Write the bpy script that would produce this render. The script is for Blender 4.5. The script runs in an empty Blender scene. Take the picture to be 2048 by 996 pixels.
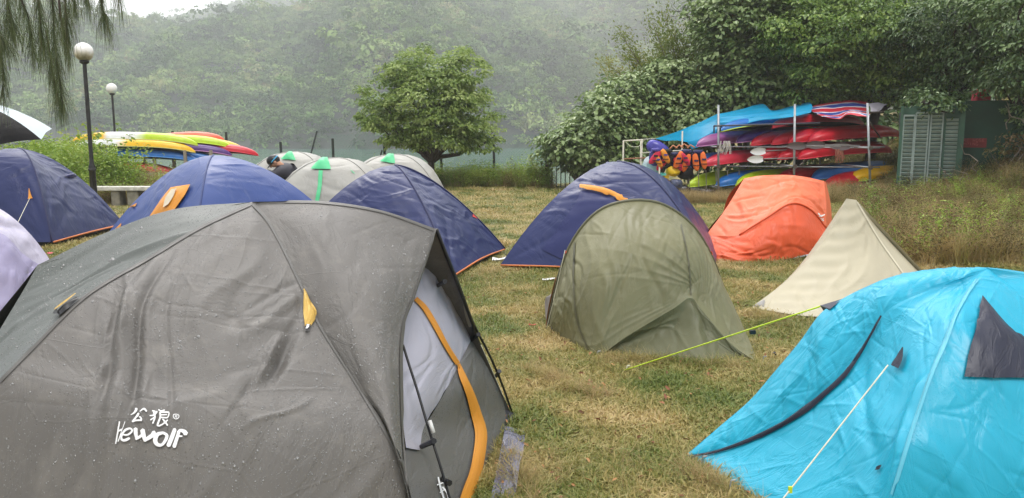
import bpy, bmesh, math, random
import numpy as np
from mathutils import Vector, Matrix
from mathutils.bvhtree import BVHTree

random.seed(7)
RNG = np.random.default_rng(7)
R = math.radians
scene = bpy.context.scene
COL = scene.collection

# ------------------------------------------------------------------ camera, light, exposure
F = 1580.0                      # focal length in photo pixels (2048 wide)
PITCH = R(8.0)
CAM = np.array([0.0, 0.0, 1.6])
cam_d = bpy.data.cameras.new('camera')
cam = bpy.data.objects.new('camera', cam_d); COL.objects.link(cam)
cam.location = CAM
cam.rotation_euler = (R(90) - PITCH, 0, 0)
cam_d.sensor_width = 36.0
cam_d.lens = 36.0 * F / 2048.0
cam_d.clip_start = 0.05; cam_d.clip_end = 6000
scene.camera = cam

world = bpy.data.worlds.new('World'); scene.world = world
world.use_nodes = True
wn = world.node_tree; wn.nodes.clear()
w_out = wn.nodes.new('ShaderNodeOutputWorld'); w_bg = wn.nodes.new('ShaderNodeBackground')
w_sky = wn.nodes.new('ShaderNodeTexSky'); w_sky.sky_type = 'NISHITA'
w_sky.sun_disc = False; w_sky.sun_elevation = R(58); w_sky.sun_rotation = R(-20)
w_sky.air_density = 1.0; w_sky.dust_density = 4.0; w_sky.ozone_density = 1.0
w_hs = wn.nodes.new('ShaderNodeHueSaturation'); w_hs.inputs['Saturation'].default_value = 0.22
w_hs.inputs['Value'].default_value = 1.0
wn.links.new(w_sky.outputs[0], w_hs.inputs['Color'])
wn.links.new(w_hs.outputs[0], w_bg.inputs[0]); wn.links.new(w_bg.outputs[0], w_out.inputs[0])
w_bg.inputs[1].default_value = 0.145

sun_d = bpy.data.lights.new('sun', 'SUN'); sun = bpy.data.objects.new('sun', sun_d); COL.objects.link(sun)
sun_d.energy = 1.2; sun_d.angle = R(24); sun_d.color = (1.0, 0.975, 0.94)
sun.rotation_euler = (R(32), 0, R(20))
sun.location = (0, 0, 40)

scene.view_settings.view_transform = 'Standard'
scene.view_settings.look = 'None'
scene.view_settings.exposure = 0.95
scene.view_settings.gamma = 1.0
scene.view_settings.use_curve_mapping = False
scene.cycles.max_bounces = 6
scene.cycles.diffuse_bounces = 3
scene.cycles.glossy_bounces = 2
scene.cycles.transmission_bounces = 4
scene.cycles.volume_bounces = 1
scene.cycles.use_adaptive_sampling = False
scene.cycles.use_denoising = True
scene.cycles.denoising_prefilter = 'NONE'
scene.cycles.transparent_max_bounces = 8

# ------------------------------------------------------------------ helpers
def P(px, py, d):
    """point seen at photo pixel (px, py) at forward distance d (metres along +Y)"""
    x = (px - 1024.0) / F; y = -(py - 498.0) / F
    v = np.array([x, math.cos(PITCH) + y * math.sin(PITCH), -math.sin(PITCH) + y * math.cos(PITCH)])
    return CAM + v * (d / v[1])

def G(px, py, z=0.0):
    x = (px - 1024.0) / F; y = -(py - 498.0) / F
    v = np.array([x, math.cos(PITCH) + y * math.sin(PITCH), -math.sin(PITCH) + y * math.cos(PITCH)])
    return CAM + v * ((z - CAM[2]) / v[2])

def lin(c):
    c = c / 255.0
    return c / 12.92 if c <= 0.04045 else ((c + 0.055) / 1.055) ** 2.4
def S(r, g, b): return (lin(r), lin(g), lin(b), 1.0)

def tag(o, label=None, cat=None, group=None, kind=None):
    if label: o['label'] = label
    if cat: o['category'] = cat
    if group: o['group'] = group
    if kind: o['kind'] = kind
    return o

WORLD_AT = {}
def origin(o):
    return WORLD_AT.get(o.name, np.zeros(3)) if o is not None else np.zeros(3)

def thing(name, label, cat, loc=(0, 0, 0), group=None, rot=(0, 0, 0)):
    o = bpy.data.objects.new(name, None); COL.objects.link(o)
    o.location = loc; o.rotation_euler = rot; o.empty_display_size = 0.2
    WORLD_AT[o.name] = np.array(loc, float)
    return tag(o, label, cat, group)

def mobj(name, verts, faces, mat, parent=None, uv=None, smooth=True, rnd=None, local=False, link=True, sizes=None):
    """one mesh object. verts are world coordinates (made relative to the parent's place) unless local.
    faces: list of tuples, or an (n,k) int array"""
    verts = np.asarray(verts, float).reshape(-1, 3)
    if parent is not None and not local:
        verts = verts - origin(parent)
    me = bpy.data.meshes.new(name)
    if isinstance(faces, np.ndarray):
        n, k = faces.shape
        me.vertices.add(len(verts)); me.vertices.foreach_set('co', verts.ravel())
        me.loops.add(n * k); me.loops.foreach_set('vertex_index', faces.ravel().astype(np.int32))
        me.polygons.add(n)
        me.polygons.foreach_set('loop_start', np.arange(0, n * k, k, dtype=np.int32))
        me.polygons.foreach_set('loop_total', np.full(n, k, dtype=np.int32))
    else:
        me.from_pydata([tuple(v) for v in verts], [], [tuple(int(i) for i in f) for f in faces])
    me.update(calc_edges=True)
    if uv is not None:
        uvl = me.uv_layers.new(name='UVMap')
        li = np.empty(len(me.loops), np.int32); me.loops.foreach_get('vertex_index', li)
        uvl.data.foreach_set('uv', np.asarray(uv, float)[li].ravel())
    if rnd is not None:
        a = me.attributes.new('rnd', 'FLOAT', 'FACE'); a.data.foreach_set('value', np.asarray(rnd, np.float32))
    if smooth:
        me.polygons.foreach_set('use_smooth', np.ones(len(me.polygons), bool))
    me.materials.append(mat)
    me.validate()
    o = bpy.data.objects.new(name, me)
    if link: COL.objects.link(o)
    if parent is not None:
        o.parent = parent
        WORLD_AT[o.name] = origin(parent)
    return o

def copy_tree(o, parent=None):
    c = o.copy(); COL.objects.link(c)
    if parent is not None: c.parent = parent
    for ch in list(o.children):
        copy_tree(ch, c)
    return c

class MB:
    """collects simple shapes into one mesh"""
    def __init__(s): s.v = []; s.f = []; s.n = 0
    def add(s, v, f):
        v = np.asarray(v, float).reshape(-1, 3)
        s.v.append(v); s.f += [tuple(int(i) + s.n for i in q) for q in f]; s.n += len(v); return s
    def box(s, c, size, rz=0.0, bev=0.0, M=None):
        bm = bmesh.new(); bmesh.ops.create_cube(bm, size=1.0)
        for v in bm.verts: v.co = Vector((v.co.x * size[0], v.co.y * size[1], v.co.z * size[2]))
        if bev > 0: bmesh.ops.bevel(bm, geom=list(bm.edges), offset=bev, segments=2, affect='EDGES')
        T = M if M is not None else Matrix.Translation(Vector(c)) @ Matrix.Rotation(rz, 4, 'Z')
        vs = [tuple(T @ v.co) for v in bm.verts]; bm.verts.index_update()
        fs = [tuple(v.index for v in f.verts) for f in bm.faces]; bm.free()
        return s.add(vs, fs)
    def tube(s, pts, r, n=6, cap=True):
        pts = [np.asarray(p, float) for p in pts]; k = len(pts)
        rr = r if hasattr(r, '__len__') else [r] * k
        V = []; prev = None
        for i, p in enumerate(pts):
            t = pts[min(i + 1, k - 1)] - pts[max(i - 1, 0)]; t = t / (np.linalg.norm(t) + 1e-9)
            a = np.array([0, 0, 1.0]) if abs(t[2]) < 0.9 else np.array([1.0, 0, 0])
            if prev is not None: a = prev
            b = np.cross(t, a); b /= np.linalg.norm(b) + 1e-9; a = np.cross(b, t); prev = a
            for j in range(n):
                th = 2 * math.pi * j / n
                V.append(p + rr[i] * (math.cos(th) * a + math.sin(th) * b))
        Fc = [(i * n + j, i * n + (j + 1) % n, (i + 1) * n + (j + 1) % n, (i + 1) * n + j) for i in range(k - 1) for j in range(n)]
        if cap: Fc += [tuple(range(n))[::-1], tuple((k - 1) * n + j for j in range(n))]
        return s.add(V, Fc)
    def lathe(s, c, prof, n=20):
        V = []; k = len(prof)
        for r, z in prof:
            for j in range(n):
                th = 2 * math.pi * j / n; V.append((c[0] + r * math.cos(th), c[1] + r * math.sin(th), c[2] + z))
        Fc = [(i * n + j, i * n + (j + 1) % n, (i + 1) * n + (j + 1) % n, (i + 1) * n + j) for i in range(k - 1) for j in range(n)]
        return s.add(V, Fc)
    def build(s, name, mat, parent=None, smooth=False, local=False):
        return mobj(name, np.vstack(s.v), s.f, mat, parent, smooth=smooth, local=local)

def cr(pts, n):
    """Catmull-Rom through pts (k,...) evaluated at n even parameters"""
    pts = np.asarray(pts, float); k = len(pts)
    t = np.linspace(0, k - 1, n); i = np.minimum(t.astype(int), k - 2); u = (t - i)
    sh = (n,) + (1,) * (pts.ndim - 1); u = u.reshape(sh)
    p1 = pts[i]; p2 = pts[i + 1]
    p0 = np.where((i > 0).reshape(sh), pts[np.maximum(i - 1, 0)], 2 * p1 - p2)
    p3 = np.where((i < k - 2).reshape(sh), pts[np.minimum(i + 2, k - 1)], 2 * p2 - p1)
    return 0.5 * (2 * p1 + (p2 - p0) * u + (2 * p0 - 5 * p1 + 4 * p2 - p3) * u ** 2 + (3 * p1 - p0 - 3 * p2 + p3) * u ** 3)

def noise2(x, y, seed, octs=4, rough=0.55):
    """cheap smooth noise by warped sines, about -1..1"""
    r = np.random.default_rng(seed); out = np.zeros_like(x); a = 1.0; f = 1.0; tot = 0
    for _ in range(octs):
        s = 0
        for _ in range(4):
            th = r.uniform(0, 2 * math.pi); ph = r.uniform(0, 6.28, 3)
            xx = x * math.cos(th) + y * math.sin(th); yy = -x * math.sin(th) + y * math.cos(th)
            s = s + np.sin(f * xx + 1.3 * np.sin(0.7 * f * yy + ph[1]) + ph[0])
        out += a * s / 4; tot += a; a *= rough; f *= 2.05
    return out / tot * 1.6

def folds(X, Y, seed, n, ang, spread, wid, amp, leng, box):
    """n soft folds: X,Y metric coordinates on the cloth"""
    r = np.random.default_rng(seed); out = np.zeros_like(X)
    x0, x1, y0, y1 = box
    for _ in range(n):
        cx = r.uniform(x0, x1); cy = r.uniform(y0, y1); th = ang + r.normal(0, spread)
        w = r.uniform(*wid); a = r.uniform(*amp) * r.choice([-1, 1]); L = r.uniform(*leng)
        dx = X - cx; dy = Y - cy
        s = dx * math.cos(th) + dy * math.sin(th)
        q = -dx * math.sin(th) + dy * math.cos(th) + 0.12 * L * np.sin(s / L * 3 + r.uniform(0, 6))
        out += a * np.exp(-(q / w) ** 2) * np.exp(-(s / L) ** 4)
    return out

def radial(X, Y, c, seed, k, amp, L, phase=0):
    """tension folds that fan out of a point"""
    dx = X - c[0]; dy = Y - c[1]; r_ = np.hypot(dx, dy) + 1e-6; th = np.arctan2(dy, dx)
    r = np.random.default_rng(seed)
    s = sum(np.sin(k * m * th + r.uniform(0, 6)) / m for m in (1, 1.7, 2.9))
    return amp * s * np.exp(-r_ / L) * np.minimum(r_ / (0.15 * L), 1)

def creases(X, Y, seed, n, ang, spread, wid, amp, leng, box):
    """sharp pressed lines"""
    r = np.random.default_rng(seed); out = np.zeros_like(X)
    x0, x1, y0, y1 = box
    for _ in range(n):
        cx = r.uniform(x0, x1); cy = r.uniform(y0, y1); th = ang + r.normal(0, spread)
        w = r.uniform(*wid); a = r.uniform(*amp) * r.choice([-1, 1]); L = r.uniform(*leng)
        dx = X - cx; dy = Y - cy; s = dx * math.cos(th) + dy * math.sin(th)
        q = -dx * math.sin(th) + dy * math.cos(th) + .01 * np.sin(s * 9 + r.uniform(0, 6))
        out += a * np.exp(-np.abs(q) / w) * np.exp(-(s / L) ** 4)
    return out

class Cloth:
    def __init__(s, centre): s.c = np.asarray(centre, float); s.v = []; s.f = []; s.uv = []; s.n = 0
    def grid(s, rows, nu, nv, disp=None, fade=(1, 1, 1, 1), inside=False):
        """rows (R,C,3) control points -> fine displaced grid. disp(X,Y,W,H)->metres outward.
        fade: keep left,right,top,bottom edges unmoved"""
        rows = np.array([[np.asarray(q, float) for q in row] for row in rows])
        g = cr(rows, nv)                                   # (nv,C,3)
        g = np.swapaxes(cr(np.swapaxes(g, 0, 1), nu), 0, 1)  # (nv,nu,3)
        W = np.linalg.norm(np.diff(g, axis=1), axis=2).sum(1).max(); H = np.linalg.norm(np.diff(g, axis=0), axis=2).sum(0).max()
        u, v = np.meshgrid(np.linspace(0, 1, nu), np.linspace(0, 1, nv))
        # metric coordinates along the real widths of each row
        seg = np.linalg.norm(np.diff(g, axis=1), axis=2); cum = np.concatenate([np.zeros((nv, 1)), np.cumsum(seg, 1)], 1)
        X = cum - cum[:, -1:] / 2; Y = v * H
        if disp is not None:
            du = np.gradient(g, axis=1); dv = np.gradient(g, axis=0)
            nrm = np.cross(du, dv); L = np.linalg.norm(nrm, axis=2, keepdims=True); nrm = nrm / np.maximum(L, 1e-9)
            out = (nrm * (g - s.c)).sum(2, keepdims=True)
            sg = np.sign(np.median(out)) or 1
            nrm *= sg
            d = disp(X, Y, W, H)
            e = np.ones_like(d)
            q = 0.07
            if fade[0]: e = e * np.clip(u / q, 0, 1)
            if fade[1]: e = e * np.clip((1 - u) / q, 0, 1)
            if fade[2]: e = e * np.clip(v / q, 0, 1)
            if fade[3]: e = e * np.clip((1 - v) / q, 0, 1)
            e = e * np.clip(cum[:, -1:] / (0.12 * W + 1e-6), 0, 1)
            g = g + nrm * (d * e)[..., None]
        idx = np.arange(nu * nv).reshape(nv, nu) + s.n
        q = np.stack([idx[:-1, :-1], idx[:-1, 1:], idx[1:, 1:], idx[1:, :-1]], -1).reshape(-1, 4)
        s.v.append(g.reshape(-1, 3)); s.f.append(q); s.uv.append(np.stack([X, Y], -1).reshape(-1, 2)); s.n += nu * nv
        return g
    def build(s, name, mat, parent):
        V = np.vstack(s.v); Fc = np.vstack(s.f)
        o = mobj(name, V, Fc, mat, parent, uv=np.vstack(s.uv))
        s.bvh = BVHTree.FromPolygons([tuple(x) for x in V], [tuple(int(i) for i in q) for q in Fc])
        return o

def hit(bvhs, px, py, off=0.004, fallback=None):
    """where the sight line of a photo pixel meets a cloth, lifted off by off"""
    p = P(px, py, 1.0); d = Vector(p - CAM).normalized(); best = None
    for b in bvhs:
        loc, nrm, i, dist = b.ray_cast(Vector(CAM), d)
        if loc is not None and (best is None or dist < best[1]):
            if nrm.dot(d) > 0: nrm = -nrm
            best = (np.array(loc + nrm * off), dist)
    if best is None: return fallback
    return best[0]

def first_hit(bvhs, pts, parent):
    for p in pts:
        h = hit(bvhs, p[0], p[1])
        if h is not None: return h
    return origin(parent) + np.array([0, 0, .5])

def decal(name, bvhs, rows, nu, nv, mat, parent, off=0.004, puff=None):
    """cloth piece that lies on a tent: rows of pixel control points"""
    rows = np.array(rows, float)
    g = cr(rows, nv); g = np.swapaxes(cr(np.swapaxes(g, 0, 1), nu), 0, 1)
    V = []; last = first_hit(bvhs, g.reshape(-1, 2), parent)
    for j in range(nv):
        for i in range(nu):
            o = off
            if puff: o += puff * math.sin(math.pi * i / (nu - 1)) * math.sin(math.pi * j / (nv - 1))
            h = hit(bvhs, g[j, i, 0], g[j, i, 1], o)
            if h is None:
                dd = np.linalg.norm(last - CAM)
                q = P(g[j, i, 0], g[j, i, 1], 1.0) - CAM; h = CAM + q / np.linalg.norm(q) * dd
            V.append(h); last = h
    idx = np.arange(nu * nv).reshape(nv, nu)
    Fq = np.stack([idx[:-1, :-1], idx[:-1, 1:], idx[1:, 1:], idx[1:, :-1]], -1).reshape(-1, 4)
    V = np.array(V); gu, gv = np.meshgrid(np.linspace(0, .3, nu), np.linspace(0, .3, nv))
    return mobj(name, V, Fq, mat, parent, uv=np.stack([gu.ravel(), gv.ravel()], -1))

def band_rows(path, widths):
    """pixel polyline + widths -> rows for decal()"""
    path = np.array(path, float); k = len(path); rows = []
    for i in range(k):
        t = path[min(i + 1, k - 1)] - path[max(i - 1, 0)]; t /= np.linalg.norm(t); n = np.array([-t[1], t[0]])
        w = widths[i] if hasattr(widths, '__len__') else widths
        rows.append([path[i] - n * w / 2, path[i] + n * w / 2])
    return rows
# ------------------------------------------------------------------ materials
MATS = {}
def _new(name):
    m = bpy.data.materials.new(name); m.use_nodes = True; nt = m.node_tree
    b = nt.nodes['Principled BSDF']; return m, nt, b
def nd(nt, t, **kw):
    n = nt.nodes.new(t)
    for k, v in kw.items():
        if k in n.inputs: n.inputs[k].default_value = v
        else: setattr(n, k, v)
    return n
def ramp(nt, fac, stops, interp='LINEAR'):
    r = nt.nodes.new('ShaderNodeValToRGB'); r.color_ramp.interpolation = interp
    e = r.color_ramp.elements
    while len(e) < len(stops): e.new(0.5)
    for i, (p, c) in enumerate(stops): e[i].position = p; e[i].color = c if len(c) == 4 else (*c, 1)
    nt.links.new(fac, r.inputs[0]); return r
def mulc(c, k): return (min(c[0] * k, 1), min(c[1] * k, 1), min(c[2] * k, 1), 1.0)

def plain(name, col, rough=0.5, metal=0.0, var=0.12, scale=6.0, bump=0.0, spec=0.5):
    if name in MATS: return MATS[name]
    m, nt, b = _new(name)
    tc = nd(nt, 'ShaderNodeTexCoord'); no = nd(nt, 'ShaderNodeTexNoise', Scale=scale, Detail=5.0)
    nt.links.new(tc.outputs['Object'], no.inputs['Vector'])
    r = ramp(nt, no.outputs['Fac'], [(0.3, mulc(col, 1 - var)), (0.7, mulc(col, 1 + var))])
    nt.links.new(r.outputs[0], b.inputs['Base Color'])
    b.inputs['Roughness'].default_value = rough; b.inputs['Metallic'].default_value = metal
    b.inputs['Specular IOR Level'].default_value = spec
    if bump:
        bp = nd(nt, 'ShaderNodeBump', Strength=0.6, Distance=bump); nt.links.new(no.outputs['Fac'], bp.inputs['Height'])
        nt.links.new(bp.outputs[0], b.inputs['Normal'])
    MATS[name] = m; return m

def fabric(name, col, rough=0.42, wrinkle=0.004, drops=0.0, var=0.10, spec=0.5, dropscale=110.0, crease=0.0, trans=0.0, sx=1.0, wscale=9.0, stain=None):
    """wet coated tent cloth: soft wrinkles, fold creases, optional water drops"""
    if name in MATS: return MATS[name]
    m, nt, b = _new(name); L = nt.links.new
    uv = nd(nt, 'ShaderNodeUVMap', uv_map='UVMap')
    mp = nd(nt, 'ShaderNodeMapping'); mp.inputs['Scale'].default_value = (1.0 * sx, 0.45, 1); L(uv.outputs[0], mp.inputs[0])
    n1 = nd(nt, 'ShaderNodeTexNoise', Scale=wscale, Detail=6.0, Roughness=0.55, Distortion=0.8); L(mp.outputs[0], n1.inputs['Vector'])
    n2 = nd(nt, 'ShaderNodeTexNoise', Scale=1.7, Detail=4.0); L(uv.outputs[0], n2.inputs['Vector'])
    weave = nd(nt, 'ShaderNodeTexNoise', Scale=420.0, Detail=2.0); L(uv.outputs[0], weave.inputs['Vector'])
    r = ramp(nt, n2.outputs['Fac'], [(0.3, mulc(col, 1 - var)), (0.68, mulc(col, 1 + var))])
    colr = r.outputs[0]
    if stain is not None:
        n3 = nd(nt, 'ShaderNodeTexNoise', Scale=5.0, Detail=8.0, Roughness=0.7); L(uv.outputs[0], n3.inputs['Vector'])
        rs = ramp(nt, n3.outputs['Fac'], [(0.52, (0, 0, 0)), (0.72, (1, 1, 1))])
        mx = nd(nt, 'ShaderNodeMix', data_type='RGBA'); mx.inputs[7].default_value = stain
        L(rs.outputs[0], mx.inputs[0]); L(colr, mx.inputs[6]); colr = mx.outputs[2]
    # ridged noise for sharp little creases
    cre = nd(nt, 'ShaderNodeMath', operation='SUBTRACT'); L(n1.outputs['Fac'], cre.inputs[0]); cre.inputs[1].default_value = 0.5
    ab = nd(nt, 'ShaderNodeMath', operation='ABSOLUTE'); L(cre.outputs[0], ab.inputs[0])
    hb = nd(nt, 'ShaderNodeMath', operation='MULTIPLY'); L(ab.outputs[0], hb.inputs[0]); hb.inputs[1].default_value = 1.6
    add = nd(nt, 'ShaderNodeMath', operation='ADD'); L(hb.outputs[0], add.inputs[0]); L(n1.outputs['Fac'], add.inputs[1])
    bp = nd(nt, 'ShaderNodeBump', Strength=0.9, Distance=wrinkle * 1.6); L(add.outputs[0], bp.inputs['Height'])
    nrm = bp.outputs[0]
    b2 = nd(nt, 'ShaderNodeBump', Strength=0.25, Distance=0.0006); L(weave.outputs['Fac'], b2.inputs['Height']); L(nrm, b2.inputs['Normal']); nrm = b2.outputs[0]
    rn = nd(nt, 'ShaderNodeMapRange'); L(n2.outputs['Fac'], rn.inputs[0]); rn.inputs[1].default_value = .3; rn.inputs[2].default_value = .7
    rn.inputs[3].default_value = rough * 0.8; rn.inputs[4].default_value = rough * 1.2
    rough_out = rn.outputs[0]
    if crease > 0:   # square fold lines left by the packing
        br = nd(nt, 'ShaderNodeTexVoronoi', feature='DISTANCE_TO_EDGE', Scale=2.6); br.inputs['Randomness'].default_value = 0.55
        w = nd(nt, 'ShaderNodeMix', data_type='VECTOR'); w.inputs[0].default_value = 0.03
        L(uv.outputs[0], w.inputs[4]); L(n1.outputs['Color'], w.inputs[5]); L(w.outputs[1], br.inputs['Vector'])
        rr = ramp(nt, br.outputs['Distance'], [(0.0, (0, 0, 0)), (0.012, (1, 1, 1))])
        b4 = nd(nt, 'ShaderNodeBump', Strength=0.5, Distance=crease); L(rr.outputs[0], b4.inputs['Height']); L(nrm, b4.inputs['Normal']); nrm = b4.outputs[0]
    if drops > 0:
        vo = nd(nt, 'ShaderNodeTexVoronoi', feature='F1', Scale=dropscale); L(uv.outputs[0], vo.inputs['Vector'])
        # only some cells carry a drop, drop size varies per cell
        sep = nd(nt, 'ShaderNodeSeparateColor'); L(vo.outputs['Color'], sep.inputs[0])
        n4 = nd(nt, 'ShaderNodeTexNoise', Scale=3.3, Detail=3.0); L(uv.outputs[0], n4.inputs['Vector'])
        mr = nd(nt, 'ShaderNodeMapRange'); L(n4.outputs['Fac'], mr.inputs[0]); mr.inputs[1].default_value = .35; mr.inputs[2].default_value = .65
        mr.inputs[3].default_value = 0.12; mr.inputs[4].default_value = 0.5
        m1 = nd(nt, 'ShaderNodeMath', operation='MULTIPLY'); L(sep.outputs[0], m1.inputs[0]); L(mr.outputs[0], m1.inputs[1])
        s1 = nd(nt, 'ShaderNodeMath', operation='SUBTRACT'); L(m1.outputs[0], s1.inputs[0]); L(vo.outputs['Distance'], s1.inputs[1])
        r3 = ramp(nt, s1.outputs[0], [(0.0, (0, 0, 0)), (0.10, (0.8, 0.8, 0.8)), (0.22, (1, 1, 1))])
        b3 = nd(nt, 'ShaderNodeBump', Strength=1.0, Distance=drops); L(r3.outputs[0], b3.inputs['Height']); L(nrm, b3.inputs['Normal']); nrm = b3.outputs[0]
        mm = nd(nt, 'ShaderNodeMix', data_type='FLOAT'); L(r3.outputs[0], mm.inputs[0]); L(rough_out, mm.inputs[2]); mm.inputs[3].default_value = 0.08
        rough_out = mm.outputs[0]
    L(colr, b.inputs['Base Color']); L(rough_out, b.inputs['Roughness']); L(nrm, b.inputs['Normal'])
    b.inputs['Specular IOR Level'].default_value = spec
    if trans > 0:
        tr = nd(nt, 'ShaderNodeBsdfTranslucent'); L(colr, tr.inputs[0]); L(nrm, tr.inputs['Normal'])
        ms = nd(nt, 'ShaderNodeMixShader'); ms.inputs[0].default_value = trans
        out = nt.nodes['Material Output']; L(b.outputs[0], ms.inputs[1]); L(tr.outputs[0], ms.inputs[2]); L(ms.outputs[0], out.inputs[0])
    MATS[name] = m; return m

def leafmat(name, cols, rough=0.5, trans=0.25, inst=False, pos=0.0, spec=0.4):
    """cols: ramp stops driven by the per-leaf random number (and per-plant tone)"""
    if name in MATS: return MATS[name]
    m, nt, b = _new(name); L = nt.links.new
    at = nd(nt, 'ShaderNodeAttribute', attribute_name='rnd'); f = at.outputs['Fac']
    if inst:
        oi = nd(nt, 'ShaderNodeObjectInfo')
        mx = nd(nt, 'ShaderNodeMix', data_type='FLOAT'); mx.inputs[0].default_value = 0.6; L(f, mx.inputs[2]); L(oi.outputs['Random'], mx.inputs[3]); f = mx.outputs[0]
    if pos > 0:
        ge = nd(nt, 'ShaderNodeNewGeometry'); no = nd(nt, 'ShaderNodeTexNoise', Scale=pos, Detail=4.0); L(ge.outputs['Position'], no.inputs['Vector'])
        mr = nd(nt, 'ShaderNodeMapRange'); L(no.outputs['Fac'], mr.inputs[0]); mr.inputs[1].default_value = .34; mr.inputs[2].default_value = .66
        mx = nd(nt, 'ShaderNodeMix', data_type='FLOAT'); mx.inputs[0].default_value = 0.62; L(f, mx.inputs[2]); L(mr.outputs[0], mx.inputs[3]); f = mx.outputs[0]
    k = len(cols)
    r = ramp(nt, f, [(i / (k - 1), c) for i, c in enumerate(cols)])
    L(r.outputs[0], b.inputs['Base Color']); b.inputs['Roughness'].default_value = rough
    b.inputs['Specular IOR Level'].default_value = spec
    if trans > 0:
        tr = nd(nt, 'ShaderNodeBsdfTranslucent'); L(r.outputs[0], tr.inputs[0])
        ms = nd(nt, 'ShaderNodeMixShader'); ms.inputs[0].default_value = trans
        out = nt.nodes['Material Output']; L(b.outputs[0], ms.inputs[1]); L(tr.outputs[0], ms.inputs[2]); L(ms.outputs[0], out.inputs[0])
    MATS[name] = m; return m

# ------------------------------------------------------------------ foliage builders
def leaf_mesh(C_, N_, D_, size, wid=0.5, fold=0.25, rng=RNG):
    """leaves at C_ with normal N_, direction D_ (all (n,3)); size (n,) -> verts, faces(2n,4)"""
    n = len(C_); N_ = N_ / (np.linalg.norm(N_, axis=1, keepdims=True) + 1e-9)
    D_ = D_ - N_ * (D_ * N_).sum(1, keepdims=True); D_ /= np.linalg.norm(D_, axis=1, keepdims=True) + 1e-9
    B_ = np.cross(N_, D_); s = size[:, None]
    prof = [(0, 0, 0), (0.3, -wid * 0.5, fold), (0.68, -wid * 0.42, fold * 0.8), (1, 0, -0.12), (0.68, wid * 0.42, fold * 0.8), (0.3, wid * 0.5, fold)]
    V = np.stack([C_ + s * (a * D_ + b * B_ + c * wid * N_) for a, b, c in prof], 1).reshape(-1, 3)
    base = (np.arange(n) * 6)[:, None]
    Fq = np.concatenate([base + np.array([[0, 1, 2, 3]]), base + np.array([[0, 3, 4, 5]])], 1).reshape(-1, 4)
    return V, Fq

def unit(rng, n):
    v = rng.normal(size=(n, 3)); return v / np.linalg.norm(v, axis=1, keepdims=True)

def lobes_to_leaves(lobes, n_leaves, leaf, rng, clump=0.35, per=60, up=0.6, inner=0.25, droop=0.3):
    """lobes: (cx,cy,cz,rx,ry,rz). clumps sit on the lobes' shells; leaves on the clumps"""
    lobes = np.array(lobes, float); area = (lobes[:, 3] * lobes[:, 4] + lobes[:, 4] * lobes[:, 5] + lobes[:, 3] * lobes[:, 5])
    nc = max(8, int(n_leaves / per)); pick = rng.choice(len(lobes), nc, p=area / area.sum())
    d = unit(rng, nc); rad = np.where(rng.random(nc) < inner, rng.uniform(0.35, 0.8, nc), rng.uniform(0.82, 1.08, nc))
    cc = lobes[pick, :3] + d * lobes[pick, 3:] * rad[:, None]
    cr_ = clump * rng.uniform(0.5, 1.35, nc); tone = rng.random(nc)
    which = rng.integers(0, nc, n_leaves)
    dl = unit(rng, n_leaves); dl[:, 2] = np.where(dl[:, 2] < -0.2, -dl[:, 2] * 0.6, dl[:, 2])
    rr = cr_[which] * rng.uniform(0.45, 1.0, n_leaves) ** 0.6
    C_ = cc[which] + dl * rr[:, None] * np.array([1.15, 1.15, 0.7])
    out = C_ - lobes[pick[which], :3]; out /= np.linalg.norm(out, axis=1, keepdims=True) + 1e-9
    N_ = dl * 0.5 + out * 0.3 + np.array([0, 0, up]) + unit(rng, n_leaves) * 0.55
    D_ = out + unit(rng, n_leaves) * 0.8 + np.array([0, 0, -droop])
    sz = leaf * rng.uniform(0.6, 1.3, n_leaves)
    rnd = np.clip(0.55 * tone[which] + 0.45 * rng.random(n_leaves), 0, 1)
    return C_, N_, D_, sz, rnd, cc

def limb(mb, a, b, r0, r1, rng, segs=5, wob=0.08):
    a = np.asarray(a, float); b = np.asarray(b, float); L = np.linalg.norm(b - a)
    pts = [a + (b - a) * t + (rng.normal(0, wob * L, 3) * math.sin(math.pi * t) * np.array([1, 1, .5])) for t in np.linspace(0, 1, segs)]
    mb.tube(pts, list(np.linspace(r0, r1, segs)), 7); return pts

def tree(name, label, base, lobes, n_leaves, leaf, mat, bark, group=None, trunk_r=0.14, fork=0.4, seed=1, clump=0.35, per=60,
         wid=0.5, up=0.6, inner=0.25, twigs=40, trunk_top=None, cat='tree', droop=0.3):
    rng = np.random.default_rng(seed); base = np.asarray(base, float)
    t = thing(name, label, cat, base, group)
    C_, N_, D_, sz, rnd, cc = lobes_to_leaves(lobes, n_leaves, leaf, rng, clump, per, up, inner, droop)
    keep = C_[:, 2] > 0.05
    C_, N_, D_, sz, rnd = C_[keep], N_[keep], D_[keep], sz[keep], rnd[keep]
    V, Fq = leaf_mesh(C_, N_, D_, sz, wid, rng=rng)
    mobj('crown', V, Fq, mat, t, rnd=np.repeat(rnd, 2), smooth=False)
    mb = MB(); lo = np.array(lobes, float); top = lo[:, :3].mean(0) if trunk_top is None else np.asarray(trunk_top, float)
    fk = base + (top - base) * fork
    tp = limb(mb, base - [0, 0, 0.1], fk, trunk_r, trunk_r * 0.75, rng, 5, 0.05)
    for l in lo:
        m_ = limb(mb, tp[-1], l[:3], trunk_r * 0.6, trunk_r * 0.18, rng, 6, 0.07)
        near = [c for c in cc if np.linalg.norm((c - l[:3]) / l[3:]) < 1.3]
        rng.shuffle(near)
        for c in near[:max(3, twigs // len(lo))]:
            limb(mb, m_[rng.integers(2, 6)], c, trunk_r * 0.14, 0.006, rng, 4, 0.06)
    mb.build('trunk', bark, t, smooth=True)
    return t

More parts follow.
